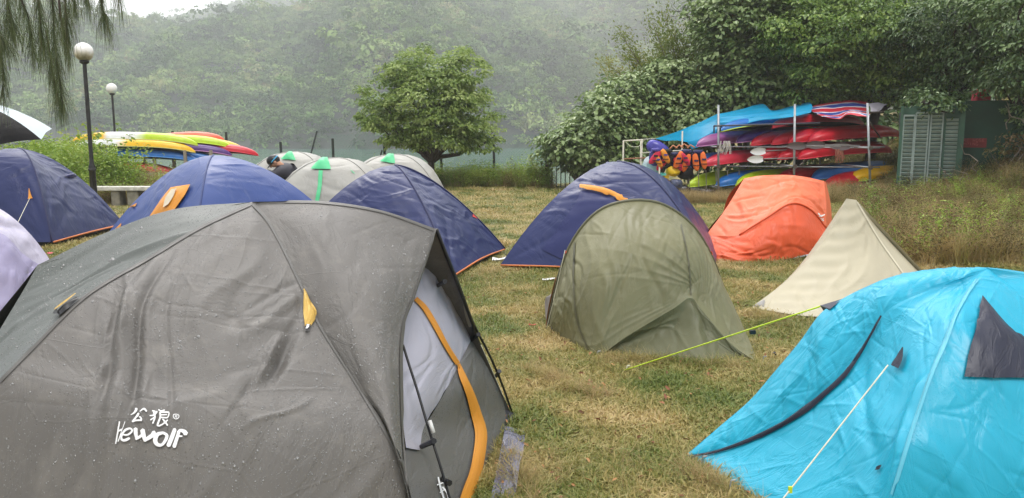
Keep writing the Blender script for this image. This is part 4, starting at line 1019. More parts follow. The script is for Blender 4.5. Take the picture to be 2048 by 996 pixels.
# navy tent right of it
cs = [(-.14, 9.6, 0), (2.3, 8.85, 0), (3.0, 11.4, 0), (.55, 12.1, 0)]
t = thing('dome_tent', 'navy blue dome tent behind the olive tent, with an orange strip over its door', 'tent', (1.44, 10.5, 0))
cl = dome(t, 'fly', cs, P(1235, 323, 10.4), navy, p=[1.75, 2.0, 2.0, 2.0], seed=4, amp=.010, nu=90, nv=90, sags=[.12, .05, .05, .0])
seam_on(cl.poles, 1, t, navys)
dd_ = fabric('navy_door', S(34, 42, 94), .36, wrinkle=.012, wscale=6)
decal('door_panel', [cl.bvh], [[(1163, 378), (1172, 377), (1200, 381), (1225, 388), (1252, 402)], [(1150, 410), (1175, 415), (1210, 420), (1240, 425), (1270, 435)], [(1120, 450), (1160, 465), (1200, 470), (1240, 470), (1290, 475)], [(1085, 500), (1130, 520), (1180, 525), (1240, 525), (1300, 525)]], 40, 30, dd_, t, .012, .03)
decal('zip_band', [cl.bvh], band_rows([(1162, 377), (1185, 380), (1215, 387), (1238, 397), (1254, 406)], [7, 9, 10, 10, 8]), 4, 24, orange_tape, t, .05, .01)
hem_line(t, cr(np.array([np.array(cs[0]) + [0.0, 0, .05], np.array([.6, 9.35, .07]), np.array([1.4, 9.1, .06]), np.array(cs[1]) + [0, 0, .05]]), 20), .011, orange_trim)
skirt(t, [np.array(c) for c in cs], .12, black_cloth, .93)
line3('guy_line', P(1003, 534, 9.62), G(1012, 548), .004, cord_w, t)
# blue tent
cs = [(-5.75, 10.8, 0), (-3.75, 9.2, 0), (-2.1, 10.9, 0), (-4.0, 12.7, 0)]
t = thing('dome_tent', 'royal blue dome tent with an orange window flap, left of the centre', 'tent', (-3.95, 10.9, 0))
cl = dome(t, 'fly', cs, P(428, 310, 10.9), blue, p=[1.75, 1.9, 1.85, 2.0], seed=5, amp=.006, nu=90, nv=90, sags=[.04, .10, .05, .05])
seam_on(cl.poles, 1, t, plain('blue_seam', S(44, 62, 116), .5))
wf_ = decal('window_flap', [cl.bvh], [[(345, 377), (384, 371)], [(330, 395), (373, 392)], [(316, 415), (362, 408)], [(303, 434), (349, 426)]], 14, 16, orange_tape, t, .03, .04)
decal('window_film', [cl.bvh], [[(352, 384), (362, 382)], [(340, 402), (356, 398)], [(336, 420), (346, 414)]], 5, 8, plain('clear_film', S(214, 200, 170), .2), wf_, .075)
decal('guy_tab', [cl.bvh], [[(274, 407), (275, 407)], [(256, 416), (272, 413)]], 3, 3, orange_tape, t, .01)
decal('guy_tab', [cl.bvh], [[(243, 447), (244, 448)], [(232, 458), (240, 458)], [(221, 466), (228, 461)]], 3, 4, orange_tape, t, .01)
skirt(t, [np.array(c) for c in cs], .12, black_cloth, .93)
# far-left navy tent
cs = [(-8.95, 11.2, 0), (-6.7, 11.4, 0), (-6.75, 13.7, 0), (-9.0, 13.6, 0)]
t = thing('dome_tent', 'dark navy dome tent at the left edge beside the lamp post', 'tent', (-7.85, 12.45, 0))
cl = dome(t, 'fly', cs, P(35, 297, 12.4), navy, p=[2.2, 2.9, 1.75, 2.0], seed=6, amp=.008, nu=90, nv=90, sags=[.08, -.06, .05, .05], drop=.10)
seam_on(cl.poles, 1, t, navys)
hem_line(t, cr(np.array([np.array(cs[1]) + [0.03, 0, .10], np.array([-6.62, 12.4, .14]), np.array(cs[2]) + [0.02, 0, .12]]), 16), .014, orange_trim)
decal('guy_tab', [cl.bvh], [[(59, 377), (60, 377)], [(58, 390), (64, 391)], [(57, 399), (67, 397)]], 4, 4, orange_tape, t, .02)
line3('guy_line', hit([cl.bvh], 60, 398, .02), G(-60, 640), .004, cord_w, t)
decal('vent_flap', [cl.bvh], [[(126, 352), (150, 347)], [(134, 356), (152, 356)]], 6, 4, navyd, t, .02, .05)
skirt(t, [np.array(c) for c in cs], .2, black_cloth, .92)
# three pale grey tents with green vents
pale = fabric('pale_grey_cloth', S(160, 158, 150), .45, wrinkle=.006, wscale=5)
green_c = fabric('bright_green_cloth', S(84, 200, 138), .45, wrinkle=.004)
def grey_dome(label, cx, d, top, ht, vent, strip, seed, hw=1.45, extra=None):
    c = np.array([(cx - 1024) / F * d, d, 0]); cs = [c + np.array([x_, y_, 0]) for x_, y_ in ((-hw * .8, -hw * .75), (hw * .85, -hw * .7), (hw * .8, hw * .75), (-hw * .85, hw * .7))]
    t = thing('dome_tent', label, 'tent', c, 'pale grey dome tents by the fence')
    cl = dome(t, 'fly', cs, P(cx + 6, top, d), pale, p=2.35, seed=seed, amp=.007, sag=.12, drop=.05)
    decal('vent_hood', [cl.bvh], vent, 12, 10, green_c, t, .03, .06)
    if strip: decal('zip_strip', [cl.bvh], band_rows(strip, 8), 3, 20, green_c, t, .02)
    if extra: decal('guy_tab', [cl.bvh], extra, 3, 3, green_c, t, .02)
    for i in (0, 1): seam_on(cl.poles, i, t, plain('pale_seam', S(150, 148, 142), .5))
grey_dome('pale grey dome tent with a green vent, behind the stooping person', 585, 16.6, 304, 0, [[(578, 305), (584, 305)], [(568, 314), (588, 313)], [(562, 320), (592, 322)]], None, 41)
grey_dome('pale grey dome tent with a green vent hood and a long green zip strip', 668, 14.4, 316, 0, [[(644, 317), (655, 317)], [(632, 328), (659, 327)], [(622, 340), (662, 340)]], [(642, 342), (640, 370), (636, 395), (632, 420)], 42, extra=[[(701, 341), (702, 341)], [(706, 347), (711, 349)]])
grey_dome('pale grey dome tent with a green vent, right of the other two', 786, 15.8, 309, 0, [[(776, 310), (787, 310)], [(768, 318), (789, 318)], [(760, 325), (790, 328)]], None, 43)

# ---- olive hooped tent
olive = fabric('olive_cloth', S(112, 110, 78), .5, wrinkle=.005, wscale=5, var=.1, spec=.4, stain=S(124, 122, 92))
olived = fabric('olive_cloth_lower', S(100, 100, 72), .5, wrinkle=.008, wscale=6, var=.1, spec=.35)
t = thing('hoop_tent', 'olive green hooped tent standing alone on the grass in the middle', 'tent', (1.1, 6.3, 0))
arch = [(1097, 655, 6.5), (1113, 570, 6.5), (1145, 485, 6.5), (1195, 425, 6.5), (1258, 403, 6.52), (1325, 410, 6.56), (1385, 452, 6.6), (1424, 515, 6.65), (1447, 580, 6.7), (1462, 625, 6.74)]
bot = [(1101, 662, 6.42), (1125, 680, 6.15), (1155, 700, 5.85), (1190, 715, 5.65), (1255, 672, 5.68), (1345, 618, 5.74), (1381, 596, 5.78), (1405, 622, 5.74), (1465, 690, 5.6), (1517, 726, 5.5)]
m1 = []
for i, (a, b) in enumerate(zip(arch, bot)):
    A3, B3 = P(*a), P(*b); m1.append(mid(A3, B3, .5) + np.array([0, -.16, .10]) * (.35 if i in (0, 9) else 1.0))
A3 = [P(*a) for a in arch]; B3 = [P(*b) for b in bot]
co = Cloth((1.1, 7.0, .4))
def d_ol(X, Y, W, H):
    u = X / (W / 2); v = Y / H
    # long folds from the hoop down to the raised point
    kx = .22 * W; dx = X - kx; dy = Y - .98 * H; rr = np.hypot(dx, dy) + 1e-6; th = np.arctan2(dx, -dy)
    fan = np.sin(34 * th + 1.2 * np.sin(5 * th) + 2 * rr); d = .013 * (1 - np.abs(fan)) ** 1.5 * np.clip(.45 + .9 * noise2(th * 4, rr * 1.5, 12), 0, 1.2) * np.clip(rr / .12, 0, 1) * np.exp(-(rr / 1.0) ** 2) * (th < .25)
    d += .011 * (1 - np.abs(np.sin(17 * u + 1.5 * v + .8 * np.sin(4 * v)))) ** 1.6 * np.clip((-.05 - u) / .3, 0, 1) * np.clip(v * 3, 0, 1)
    d += folds(X, Y, 63, 34, 1.5, .22, (.014, .028), (.004, .010), (.2, .6), (-W / 2, W / 2, .02, H * .7)) + creases(X, Y, 62, 90, 1.4, .4, (.005, .009), (.003, .007), (.08, .35), (-W / 2, W / 2, .05, H))
    d += folds(X, Y, 61, 30, 1.57, .25, (.012, .03), (.003, .010), (.12, .4), (-W / 2, W / 2, .05, H)) + .006 * noise2(X * 6, Y * 5, 7)
    return d
co.grid([A3, m1, B3], 260, 130, d_ol)
co.build('fly', olive, t)
lb_ = [(1190, 717), (1255, 722), (1330, 725), (1385, 728), (1407, 730), (1430, 728), (1470, 729), (1517, 728)]
ub_ = bot[3:]; UB_N = len(bot)
cf = Cloth((1.1, 7.0, .4)); Ub = [P(*a) for a in ub_]; Lb = [G(a, b) for a, b in (lb_ if len(lb_) == len(ub_) else lb_[:3] + lb_[4:])]
cf.grid([Ub, [mid(a, b) + np.array([0, .05 + .05 * (i in (1, 2)), 0]) for i, (a, b) in enumerate(zip(Ub, Lb))], Lb], 120, 50,
        lambda X, Y, W, H: folds(X, Y, 71, 20, 1.2, .7, (.012, .03), (.003, .008), (.1, .3), (-W / 2, W / 2, 0, H)) + .006 * noise2(X * 12, Y * 12, 5))
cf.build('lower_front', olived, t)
decal('panel_seam', [co.bvh], band_rows([(1150, 485), (1148, 560), (1155, 640), (1180, 706)], 3), 3, 40, fabric('olive_sleeve', S(84, 82, 56), .5), t, .006, .003)
decal('panel_seam', [co.bvh], band_rows([(1362, 450), (1376, 520), (1382, 590)], 3), 3, 30, fabric('olive_sleeve', S(84, 82, 56), .5), t, .006, .003)
for pe_ in ((1188, 720), (1520, 731), (1096, 668)): stake(t, G(*pe_))
Ah = np.array(A3); ho = cr(Ah, 40); mb = MB(); mb.tube(ho + [0, .01, .004], .016, 6); mb.build('hoop_sleeve', fabric('olive_sleeve', S(84, 82, 56), .5), t, smooth=True)
cb = Cloth((1.1, 6.8, .3)); back = [P(1120 + i * 34, 0, 8.4) for i in range(10)]
Bk = [np.array([.62 + .1 * i, 8.6, .02 + .28 * math.sin(math.pi * i / 9)]) for i in range(10)]
cb.grid([A3, [mid(a, b) + [0, 0, .10] for a, b in zip(A3, Bk)], Bk], 60, 30, lambda X, Y, W, H: .012 * noise2(X * 5, Y * 5, 3)); cb.build('rear_fly', olive, t)
brass = plain('bronze_pole', S(110, 74, 40), .35, metal=.5)
mb = MB(); mb.tube(cr(q((1112, 555, 6.48), (1100, 605, 6.49), (1094, 640, 6.5), (1090, 664, 6.42)), 12), .006, 6); mb.build('pole', brass, t, smooth=True)
mb = MB(); mb.tube(cr(q((1445, 565, 6.66), (1456, 600, 6.7), (1463, 630, 6.74), (1467, 648, 6.78)), 12), .006, 6); mb.build('pole', brass, t, smooth=True)
mb = MB(); mb.tube([P(1382, 598, 5.79), P(1397, 670, 5.66), P(1407, 728, 5.49)], .008, 6); mb.build('front_strut', fabric('olive_sleeve', S(84, 82, 56), .5), t, smooth=True)
mb = MB(); mb.tube([P(1406, 722, 5.47), P(1408, 736, 5.42)], .010, 8); mb.build('strut_foot', white_pl, t)
ci_ = Cloth((1.1, 7.0, .4)); ci_.grid([q((1112, 575, 6.6), (1103, 590, 6.75)), q((1106, 620, 6.6), (1090, 600, 6.8)), q((1112, 668, 6.45), (1093, 655, 6.75))], 14, 16, lambda X, Y, W, H: .02 * noise2(X * 20, Y * 12, 3)); ci_.build('inner_wall', fabric('grey_inner_mesh', S(150, 142, 140), .6), t)
for (a, b) in (((1130, 500, 6.46), (1092, 662, 6.4)), ((1428, 530, 6.6), (1444, 600, 6.6))): line3('guy_line', P(*a), P(*b), .0025, cord_w, t, .01)
decal('clip_tab', [co.bvh], [[(1131, 502), (1136, 500)], [(1130, 508), (1134, 508)]], 3, 3, plain('orange_clip', S(210, 84, 40)), t, .02)
decal('clip_tab', [co.bvh], [[(1419, 502), (1424, 504)], [(1421, 509), (1426, 510)]], 3, 3, plain('orange_clip', S(210, 84, 40)), t, .02)

# ---- orange tent
orange = fabric('orange_cloth', S(236, 118, 78), .5, wrinkle=.007, wscale=5, var=.06, spec=.4)
oranged = fabric('orange_cloth_deep', S(222, 92, 52), .48, wrinkle=.010, wscale=6, var=.06, spec=.4)
t = thing('ridge_tent', 'orange tent with a raised side arch, in front of the kayak rack', 'tent', (P(1540, 500, 11.3)[0], 11.3, 0))
co = Cloth((3.7, 12.0, .3))
low = q((1412, 470, 10.9), (1478, 470, 10.5), (1528, 438, 10.45), (1580, 407, 10.6), (1620, 418, 10.7), (1652, 456, 11.0))
topc = q((1488, 357, 11.4), (1515, 352, 11.25), (1545, 350, 11.2), (1578, 350, 11.2), (1612, 354, 11.3), (1648, 362, 11.5))
midc = [mid(a, b) + [0, -.05, -.02] for a, b in zip(topc, low)]
def d_or(X, Y, W, H): return folds(X, Y, 81, 34, .5, .7, (.02, .05), (.006, .018), (.15, .5), (-W / 2, W / 2, 0, H)) + .012 * noise2(X * 5, Y * 5, 8) + radial(X, Y, (-W / 2, 0), 3, 9, .010, .8) + radial(X, Y, (W / 2, 0), 4, 9, .010, .8)
co.grid([topc, midc, low], 110, 60, d_or)
rgt = q((1652, 364, 12.0), (1661, 405, 12.1), (1664, 440, 12.1)); lft = [topc[-1], midc[-1], low[-1]]
co.grid([[lft[0], mid(lft[0], rgt[0]), rgt[0]], [lft[1], mid(lft[1], rgt[1]), rgt[1]], [lft[2], mid(lft[2], rgt[2]), rgt[2]], [P(1650, 505, 10.7), P(1662, 500, 11.3), P(1668, 490, 12.0)]], 20, 30)
co.build('fly', orange, t)
cf = Cloth((3.7, 12.0, .3)); bt = q((1431, 523, 10.3), (1468, 528, 10.15), (1515, 525, 10.2), (1560, 520, 10.3), (1605, 513, 10.45), (1650, 505, 10.7))
cf.grid([low, [mid(a, b) + [0, -.09, .0] for a, b in zip(low, bt)], bt], 110, 50, lambda X, Y, W, H: folds(X, Y, 82, 30, .7, .6, (.02, .05), (.006, .018), (.15, .45), (-W / 2, W / 2, 0, H)) + .012 * noise2(X * 6, Y * 6, 9))
cf.build('lower_side', oranged, t)
bk = [np.array([3.42 + .3 * i, 13.0, .05]) for i in range(6)]
cb = Cloth((3.7, 12, .3)); cb.grid([topc, [mid(a, b) + [0, .15, .15] for a, b in zip(topc, bk)], bk], 40, 24); cb.grid([[topc[0]] * 3, [midc[0], mid(midc[0], bk[0], .3), mid(topc[0], bk[0], .5)], [low[0], mid(low[0], bk[0]), bk[0]], [bt[0], mid(bt[0], bk[0]), bk[0]]], 20, 20); cb.build('rear_fly', orange, t)
hem_line(t, [P(1540, 524, 10.28), P(1598, 514, 10.42), P(1625, 508, 10.5)], .012, plain('silver_hem', S(190, 192, 205), .4))
tpo = lambda p: (1400 + p[0] / 3.32, 340 + p[1] / 3.32)
strokes('lettering', [([(770, 288), (790, 305), (815, 300)], [6, 10, 5]), ([(768, 300), (778, 290), (782, 312)], 5), ([(786, 306), (775, 318)], 5), ([(775, 322), (805, 326)], [7, 7]), ([(785, 332), (808, 336)], [8, 6])], tpo, [co.bvh], white_cloth, t, .03)
mb = MB(); ac = cr(np.array(low[1:]), 30); mb.tube(ac + [0, -.01, 0], .014, 5); mb.build('arch_seam', oranged, t, smooth=True)

# ---- beige pyramid tent
beige = fabric('beige_cloth', S(178, 170, 146), .55, wrinkle=.005, wscale=4, var=.05, spec=.35)
t = thing('pyramid_tent', 'beige pointed pyramid tent between the orange and turquoise tents', 'tent', (P(1697, 500, 8.2)[0], 8.0, 0))
ap = P(1693, 397, 8.2); ap2 = P(1712, 400, 8.25); bl = G(1502, 615); bm_ = G(1640, 640); br_ = G(1855, 615); bf = G(1893, 592)
cp = Cloth((3.4, 8.6, .2))
cp.grid([[ap, mid(ap, ap2, .4), mid(ap, ap2, .75), ap2],
         [P(1648, 480, 7.95), P(1690, 490, 7.85), P(1730, 485, 7.9), P(1757, 475, 8.05)],
         [P(1580, 555, 7.65), P(1660, 570, 7.4), P(1740, 560, 7.45), P(1808, 545, 7.75)],
         [bl, mid(bl, bm_, .9) + [0, 0, .02], mid(bm_, br_, .5), br_]], 140, 120,
        lambda X, Y, W, H: folds(X, Y, 91, 24, 1.5, .3, (.02, .05), (.004, .012), (.2, .6), (-W / 2, W / 2, .1, H)) + .006 * noise2(X * 5, Y * 4, 3) + .006 * np.sin(Y * 34 + X * 10) * np.exp(-((X + W * .35 * Y / H) / .18) ** 2))
cp.grid([[ap2, ap2 + [.01, .02, 0], ap2 + [.02, .05, 0]], [P(1757, 475, 8.05), P(1763, 468, 8.15), P(1770, 465, 8.25)], [P(1808, 545, 7.75), P(1822, 540, 7.9), P(1838, 540, 8.1)], [br_, mid(br_, bf), bf]], 30, 80, lambda X, Y, W, H: .004 * noise2(X * 6, Y * 6, 2))
bl2 = np.array([3.75, 9.6, 0]); cp.grid([[ap, ap, ap], [P(1648, 480, 7.95), mid(ap, mid(bl, bl2), .35), mid(ap, bl2, .35)], [P(1580, 555, 7.65), mid(ap, mid(bl, bl2), .68), mid(ap, bl2, .68)], [bl, mid(bl, bl2), bl2]], 20, 120); cp.grid([[ap2, ap, ap], [mid(ap2, bf), mid(ap2, mid(bf, bl2)), mid(ap, bl2)], [bf, mid(bf, bl2), bl2]], 20, 20)
cp.build('fly', beige, t)
decal('corner_patch', [cp.bvh], [[(1528, 600), (1530, 602)], [(1514, 608), (1526, 618)], [(1504, 614), (1512, 618)]], 3, 4, fabric('grey_patch', S(140, 138, 134), .5), t, .006)
decal('ridge_seam', [cp.bvh], band_rows([(1714, 405), (1757, 478), (1806, 548), (1830, 590)], 3), 3, 30, fabric('beige_seam', S(206, 198, 172), .5), t, .006)
mb = MB(); mb.tube([ap2 + [-.03, .1, 0], ap2 + [-.03, .1, -1.0]], .012, 6); mb.build('center_pole', metal, t)

# ---- turquoise tent
cyan = fabric('turquoise_cloth', S(28, 168, 200), .40, wrinkle=.0055, drops=.0006, dropscale=240, wscale=9, var=.05, spec=.5, crease=.001)
t = thing('dome_tent', 'bright turquoise tent in the right foreground with black zip flap and vent', 'tent', (1.9, 3.2, 0))
A = P(1975, 536, 3.4)
Sv = q((1974, 535, 3.4), (1932, 535, 3.46), (1885, 537, 3.5), (1800, 549, 3.6), (1740, 570, 3.65), (1680, 600, 3.7), (1640, 628, 3.72), (1600, 682, 3.75), (1550, 742, 3.78), (1500, 800, 3.8), (1440, 852, 3.8), (1370, 912, 3.8))
Tv = q((1975, 537, 3.4), (1935, 552, 3.36), (1880, 572, 3.38), (1800, 605, 3.4), (1764, 633, 3.42), (1737, 683, 3.42), (1700, 737, 3.42), (1655, 778, 3.45), (1600, 820, 3.5), (1530, 862, 3.58), (1450, 897, 3.68), (1370, 915, 3.8))
Nv = q((1976, 538, 3.4), (1958, 556, 3.33), (1938, 585, 3.25), (1912, 635, 3.12), (1890, 690, 3.03), (1862, 755, 2.95), (1838, 825, 2.88), (1812, 905, 2.8), (1785, 1000, 2.75), (1765, 1060, 2.74), (1750, 1110, 2.73), (1740, 1150, 2.73))
Rv = q((1977, 538, 3.4), (2000, 556, 3.38), (2035, 585, 3.3), (2080, 640, 3.2), (2120, 700, 3.1), (2170, 770, 3.0), (2220, 840, 2.95), (2270, 910, 2.9), (2320, 1000, 2.85), (2350, 1050, 2.83), (2380, 1100, 2.8), (2400, 1150, 2.73))
def span(Lc, Rc, bulge, out):
    out = np.asarray(out, float); k = len(Lc); rows = []
    for i in range(k):
        v = math.sin(math.pi * i / (k - 1)); rows.append([Lc[i] * (1 - u) + Rc[i] * u + out * bulge * v * 4 * u * (1 - u) for u in (0, .25, .5, .75, 1)])
    return rows
cc_ = Cloth((2.1, 3.8, .3))
def d_cy(s): return lambda X, Y, W, H: folds(X, Y, s, 30, .6, 1.0, (.008, .02), (.001, .003), (.05, .2), (-W / 2, W / 2, 0, H)) + creases(X, Y, s + 50, 150, .7, 1.0, (.004, .008), (.0015, .0045), (.04, .16), (-W / 2, W / 2, 0, H)) + folds(X, Y, s + 7, 8, 1.3, .3, (.03, .06), (.006, .014), (.2, .5), (-W / 2, W / 2, .2, H)) + .006 * noise2(X * 7, Y * 7, s)
cc_.grid(span(Sv, Tv, .05, (-.3, -.5, .8)), 130, 240, d_cy(5))
cc_.grid(span(Tv, Nv, -.05, (-.5, -.8, .3)), 200, 240, d_cy(6))
cc_.grid(span(Nv, Rv, .04, (.1, -.9, .3)), 220, 240, d_cy(8))
T1 = Tv[-1]; N1 = Nv[-1]
cc_.grid([[Tv[-1], mid(Tv[-1], Nv[-1], .3), mid(Tv[-1], Nv[-1], .6), Nv[-1]], [G(1372, 918), G(1440, 985), G(1550, 1060), G(1740, 1155)]], 30, 4)
cc_.build('fly', cyan, t)
FRc = np.array([3.9, 2.9, 0]); BKc = np.array([3.3, 5.2, 0]); BLc = np.array([1.3, 4.6, 0])
cb = Cloth((2.2, 3.8, .3))
bkc = [Sv[-1] * k_ + np.array([2.9, 5.2, 0]) * (1 - k_) for k_ in np.linspace(0, 1, 12)]
cb.grid(span(Sv, bkc, 0.0, (0, 1, 0)), 20, 240)
bkc = [A * k_ + np.array([2.9, 5.2, 0]) * (1 - k_) for k_ in np.linspace(1, 0, 12)]
rb = [A + (FRc - A) * s_ + np.array([.3, .1, .45]) * math.sin(math.pi * s_) * .5 for s_ in np.linspace(0, 1, 12)]; bb = [A + (BKc - A) * s_ + np.array([.1, .3, .45]) * math.sin(math.pi * s_) * .5 for s_ in np.linspace(0, 1, 12)]
cb.grid(span(Rv, rb, .05, (.5, 0, .3)), 20, 40); cb.grid(span(rb, bb, .05, (.5, .3, .3)), 20, 40); cb.grid(span(bb, bkc, .02, (0, .5, .3)), 20, 40); cb.build('rear_fly', cyan, t)
navyb = fabric('dark_navy_trim', S(34, 38, 58), .45, wrinkle=.004, wscale=20)
decal('zip_flap', [cc_.bvh], band_rows([(1764, 632), (1748, 662), (1722, 706), (1690, 752), (1650, 790), (1615, 818), (1570, 848), (1520, 873), (1470, 893), (1420, 908), (1372, 914)], [4, 6, 7, 10, 9, 13, 9, 9, 7, 5, 4]), 6, 90, navyb, t, .008, .012)
decal('vent', [cc_.bvh], [[(1962, 596), (1963, 596)], [(1952, 640), (2008, 650)], [(1940, 690), (2052, 690)], [(1925, 756), (1990, 740), (2058, 758)][::2]], 16, 20, navyb, t, .015, .02)
decal('guy_tab', [cc_.bvh], [[(1812, 698), (1814, 699)], [(1800, 716), (1813, 722)], [(1789, 734), (1804, 742)]], 5, 6, navyb, t, .02)
decal('pole_seam', [cc_.bvh], band_rows([(1955, 560), (1935, 588), (1910, 637), (1888, 692), (1860, 757), (1836, 827), (1810, 907), (1785, 990)], 5), 3, 60, fabric('turquoise_seam', S(90, 184, 208), .5), t, .006, .003)
mb = MB(); cn = P(1372, 916, 3.79); decal('corner_patch', [cc_.bvh], [[(1374, 918), (1392, 914)], [(1380, 930), (1396, 938)]], 4, 4, navyb, t, .01)
h0 = hit([cc_.bvh], 1787, 737, .03); line3('guy_line', h0, G(1470, 1120), .0035, cord_w, t)
mb = MB(); mb.box(mid(h0, G(1470, 1120), .66), (.014, .010, .026)); mb.build('tensioner', cord_y, t)
nn = P(1645, 612, 3.74); tipk = P(1643, 613, 3.78)
mb = MB(); mb.add([P(1686, 597, 3.70), P(1640, 611, 3.8), P(1650, 626, 3.74), P(1660, 618, 3.66)], [(0, 1, 2), (0, 2, 3), (0, 3, 1), (1, 3, 2)]); mb.build('guy_tab', navyb, t)
e_ = G(1246, 750); line3('guy_line', P(1640, 613, 3.79), e_ + [0, 0, .03], .0045, cord_y, t, .0); stake(t, e_, cord_w)
mb = MB(); mb.box(P(1505, 664, 4.15), (.03, .02, .02)); mb.build('tensioner', black, t)
decal('loop_tab', [cc_.bvh], [[(1757, 935), (1767, 930)], [(1754, 942), (1764, 940)]], 3, 3, navyb, t, .01)
for c_ in ((1395, 940), (1450, 990)): stake(t, G(*c_))

# ---- lavender plastic covered tent at the left edge
lav = fabric('lavender_plastic', S(184, 176, 212), .3, wrinkle=.007, wscale=5, spec=.5)
wht = fabric('white_fly_cloth', S(212, 206, 228), .4, wrinkle=.004)
t = thing('covered_tent', 'small tent under white and lavender plastic sheeting at the left edge', 'tent', (-3.75, 5.0, 0))
cs = [(-4.95, 4.2, 0), (-3.2, 4.35, 0), (-3.1, 5.7, 0), (-4.9, 5.9, 0)]
cl = dome(t, 'fly', cs, P(-120, 395, 5.0), wht, p=[2.4, 2.6, 2.6, 2.4], seed=14, amp=.008, sag=.05)
decal('plastic_sheet', [cl.bvh], [[(-60, 462), (0, 470), (42, 510), (78, 534)], [(-60, 500), (0, 510), (30, 545), (62, 575)], [(-60, 580), (0, 590), (20, 620), (40, 640)], [(-60, 680), (0, 690), (15, 700), (25, 710)]], 50, 50, lav, t, .02, .03)
# ------------------------------------------------------------------ lamps and bench
lamp_black = plain('black_mottled_paint', S(34, 34, 34), .45, var=.5, scale=14)
def globe_mat(name, dirty):
    m, nt, b = _new(name); L = nt.links.new
    tc = nd(nt, 'ShaderNodeTexCoord'); sp = nd(nt, 'ShaderNodeSeparateXYZ'); L(tc.outputs['Object'], sp.inputs[0])
    n = nd(nt, 'ShaderNodeTexNoise', Scale=6.0, Detail=5.0); L(tc.outputs['Object'], n.inputs['Vector'])
    a = nd(nt, 'ShaderNodeMath', operation='MULTIPLY_ADD'); L(n.outputs['Fac'], a.inputs[0]); a.inputs[1].default_value = .35; L(sp.outputs['Z'], a.inputs[2])
    r = ramp(nt, a.outputs[0], [(0.0, S(120, 118, 96) if dirty else S(225, 225, 225)), (0.10, S(190, 186, 170) if dirty else S(240, 240, 240)), (0.22, S(236, 234, 230))])
    L(r.outputs[0], b.inputs['Base Color']); b.inputs['Roughness'].default_value = .3; return m
def lamp(label, px, top, d, dirty):
    x = (px - 1024) / F * d; z = float(gz(x, d)); c = P(px, top, d); R_ = .205
    c[0] = x
    t = thing('lamp_post', label, 'lamp post', (x, d, z)); zt = c[2]
    mb = MB(); H = zt - R_ - z
    mb.lathe((x, d, z), [(.11, -.05), (.11, .05), (.085, .08), (.075, .1), (.07, .85), (.085, .87), (.085, .9), (.07, .92), (.075, .95), (.05, 1.02), (.045, 1.1), (.042, H - .02)], 16)
    mb.build('pole', lamp_black, t, smooth=True)
    mb = MB(); mb.lathe((x, d, z), [(.05, H - .06), (.10, H - .03), (.10, H + .02), (.05, H + .03)], 16); mb.build('collar', black, t, smooth=True)
    bm = bmesh.new(); bmesh.ops.create_uvsphere(bm, u_segments=32, v_segments=20, radius=R_); me = bpy.data.meshes.new('globe'); bm.to_mesh(me); bm.free()
    me.polygons.foreach_set('use_smooth', np.ones(len(me.polygons), bool)); g = bpy.data.objects.new('globe', me); COL.objects.link(g); g.parent = t; g.location = (0, 0, zt - z); me.materials.append(globe_mat('globe_glass', dirty))
lamp('near black lamp post with a stained white globe, beside the bench', 188, 104, 18.0, True)
lamp('farther lamp post with a clean white globe, behind the kayak stack', 238, 177, 32.0, False)
conc = plain('mossy_concrete', S(128, 124, 110), .85, var=.3, scale=7, bump=.006)
concw = plain('worn_white_concrete', S(196, 194, 184), .75, var=.25, scale=12, bump=.004)
bx0 = P(185, 378, 18.7)[0]; bx1 = P(330, 378, 18.7)[0]
t = thing('bench', 'concrete bench with a worn white seat slab under the lamp post', 'bench', ((bx0 + bx1) / 2, 18.7, 0))
mb = MB(); mb.box(((bx0 + bx1) / 2, 18.7, .42), (bx1 - bx0, .42, .09), bev=.012); mb.build('seat', concw, t)
for px in (210, 246, 300):
    mb = MB(); mb.box((P(px, 0, 18.7)[0], 18.7, .18), (.27 if px == 246 else .2, .34, .38), bev=.015); mb.build('leg', conc, t)

# ------------------------------------------------------------------ kayaks
def kayak_mat(name, stops):
    """stops along the hull, 0 stern .. 1 bow"""
    if name in MATS: return MATS[name]
    m, nt, b = _new(name); L = nt.links.new
    tc = nd(nt, 'ShaderNodeTexCoord'); sp = nd(nt, 'ShaderNodeSeparateXYZ'); L(tc.outputs['Object'], sp.inputs[0])
    mr = nd(nt, 'ShaderNodeMapRange'); L(sp.outputs['X'], mr.inputs[0]); mr.inputs[1].default_value = -1.9; mr.inputs[2].default_value = 1.9
    n = nd(nt, 'ShaderNodeTexNoise', Scale=7.0, Detail=6.0); L(tc.outputs['Object'], n.inputs['Vector'])
    r = ramp(nt, mr.outputs[0], stops); mx = nd(nt, 'ShaderNodeMix', data_type='RGBA', blend_type='MULTIPLY'); mx.inputs[0].default_value = .5
    r2 = ramp(nt, n.outputs['Fac'], [(.35, (.72, .72, .72)), (.6, (1, 1, 1))]); L(r.outputs[0], mx.inputs[6]); L(r2.outputs[0], mx.inputs[7])
    L(mx.outputs[2], b.inputs['Base Color']); b.inputs['Roughness'].default_value = .36; MATS[name] = m; return m
cR, cRd, cY, cL, cB, cP, cW, cO, cM = S(206, 24, 44), S(176, 18, 38), S(244, 190, 24), S(186, 214, 24), S(34, 112, 190), S(84, 44, 122), S(238, 238, 236), S(232, 98, 66), S(138, 60, 110)
two = lambda a, b, p=.5: [(p - .04, a), (p + .04, b)]
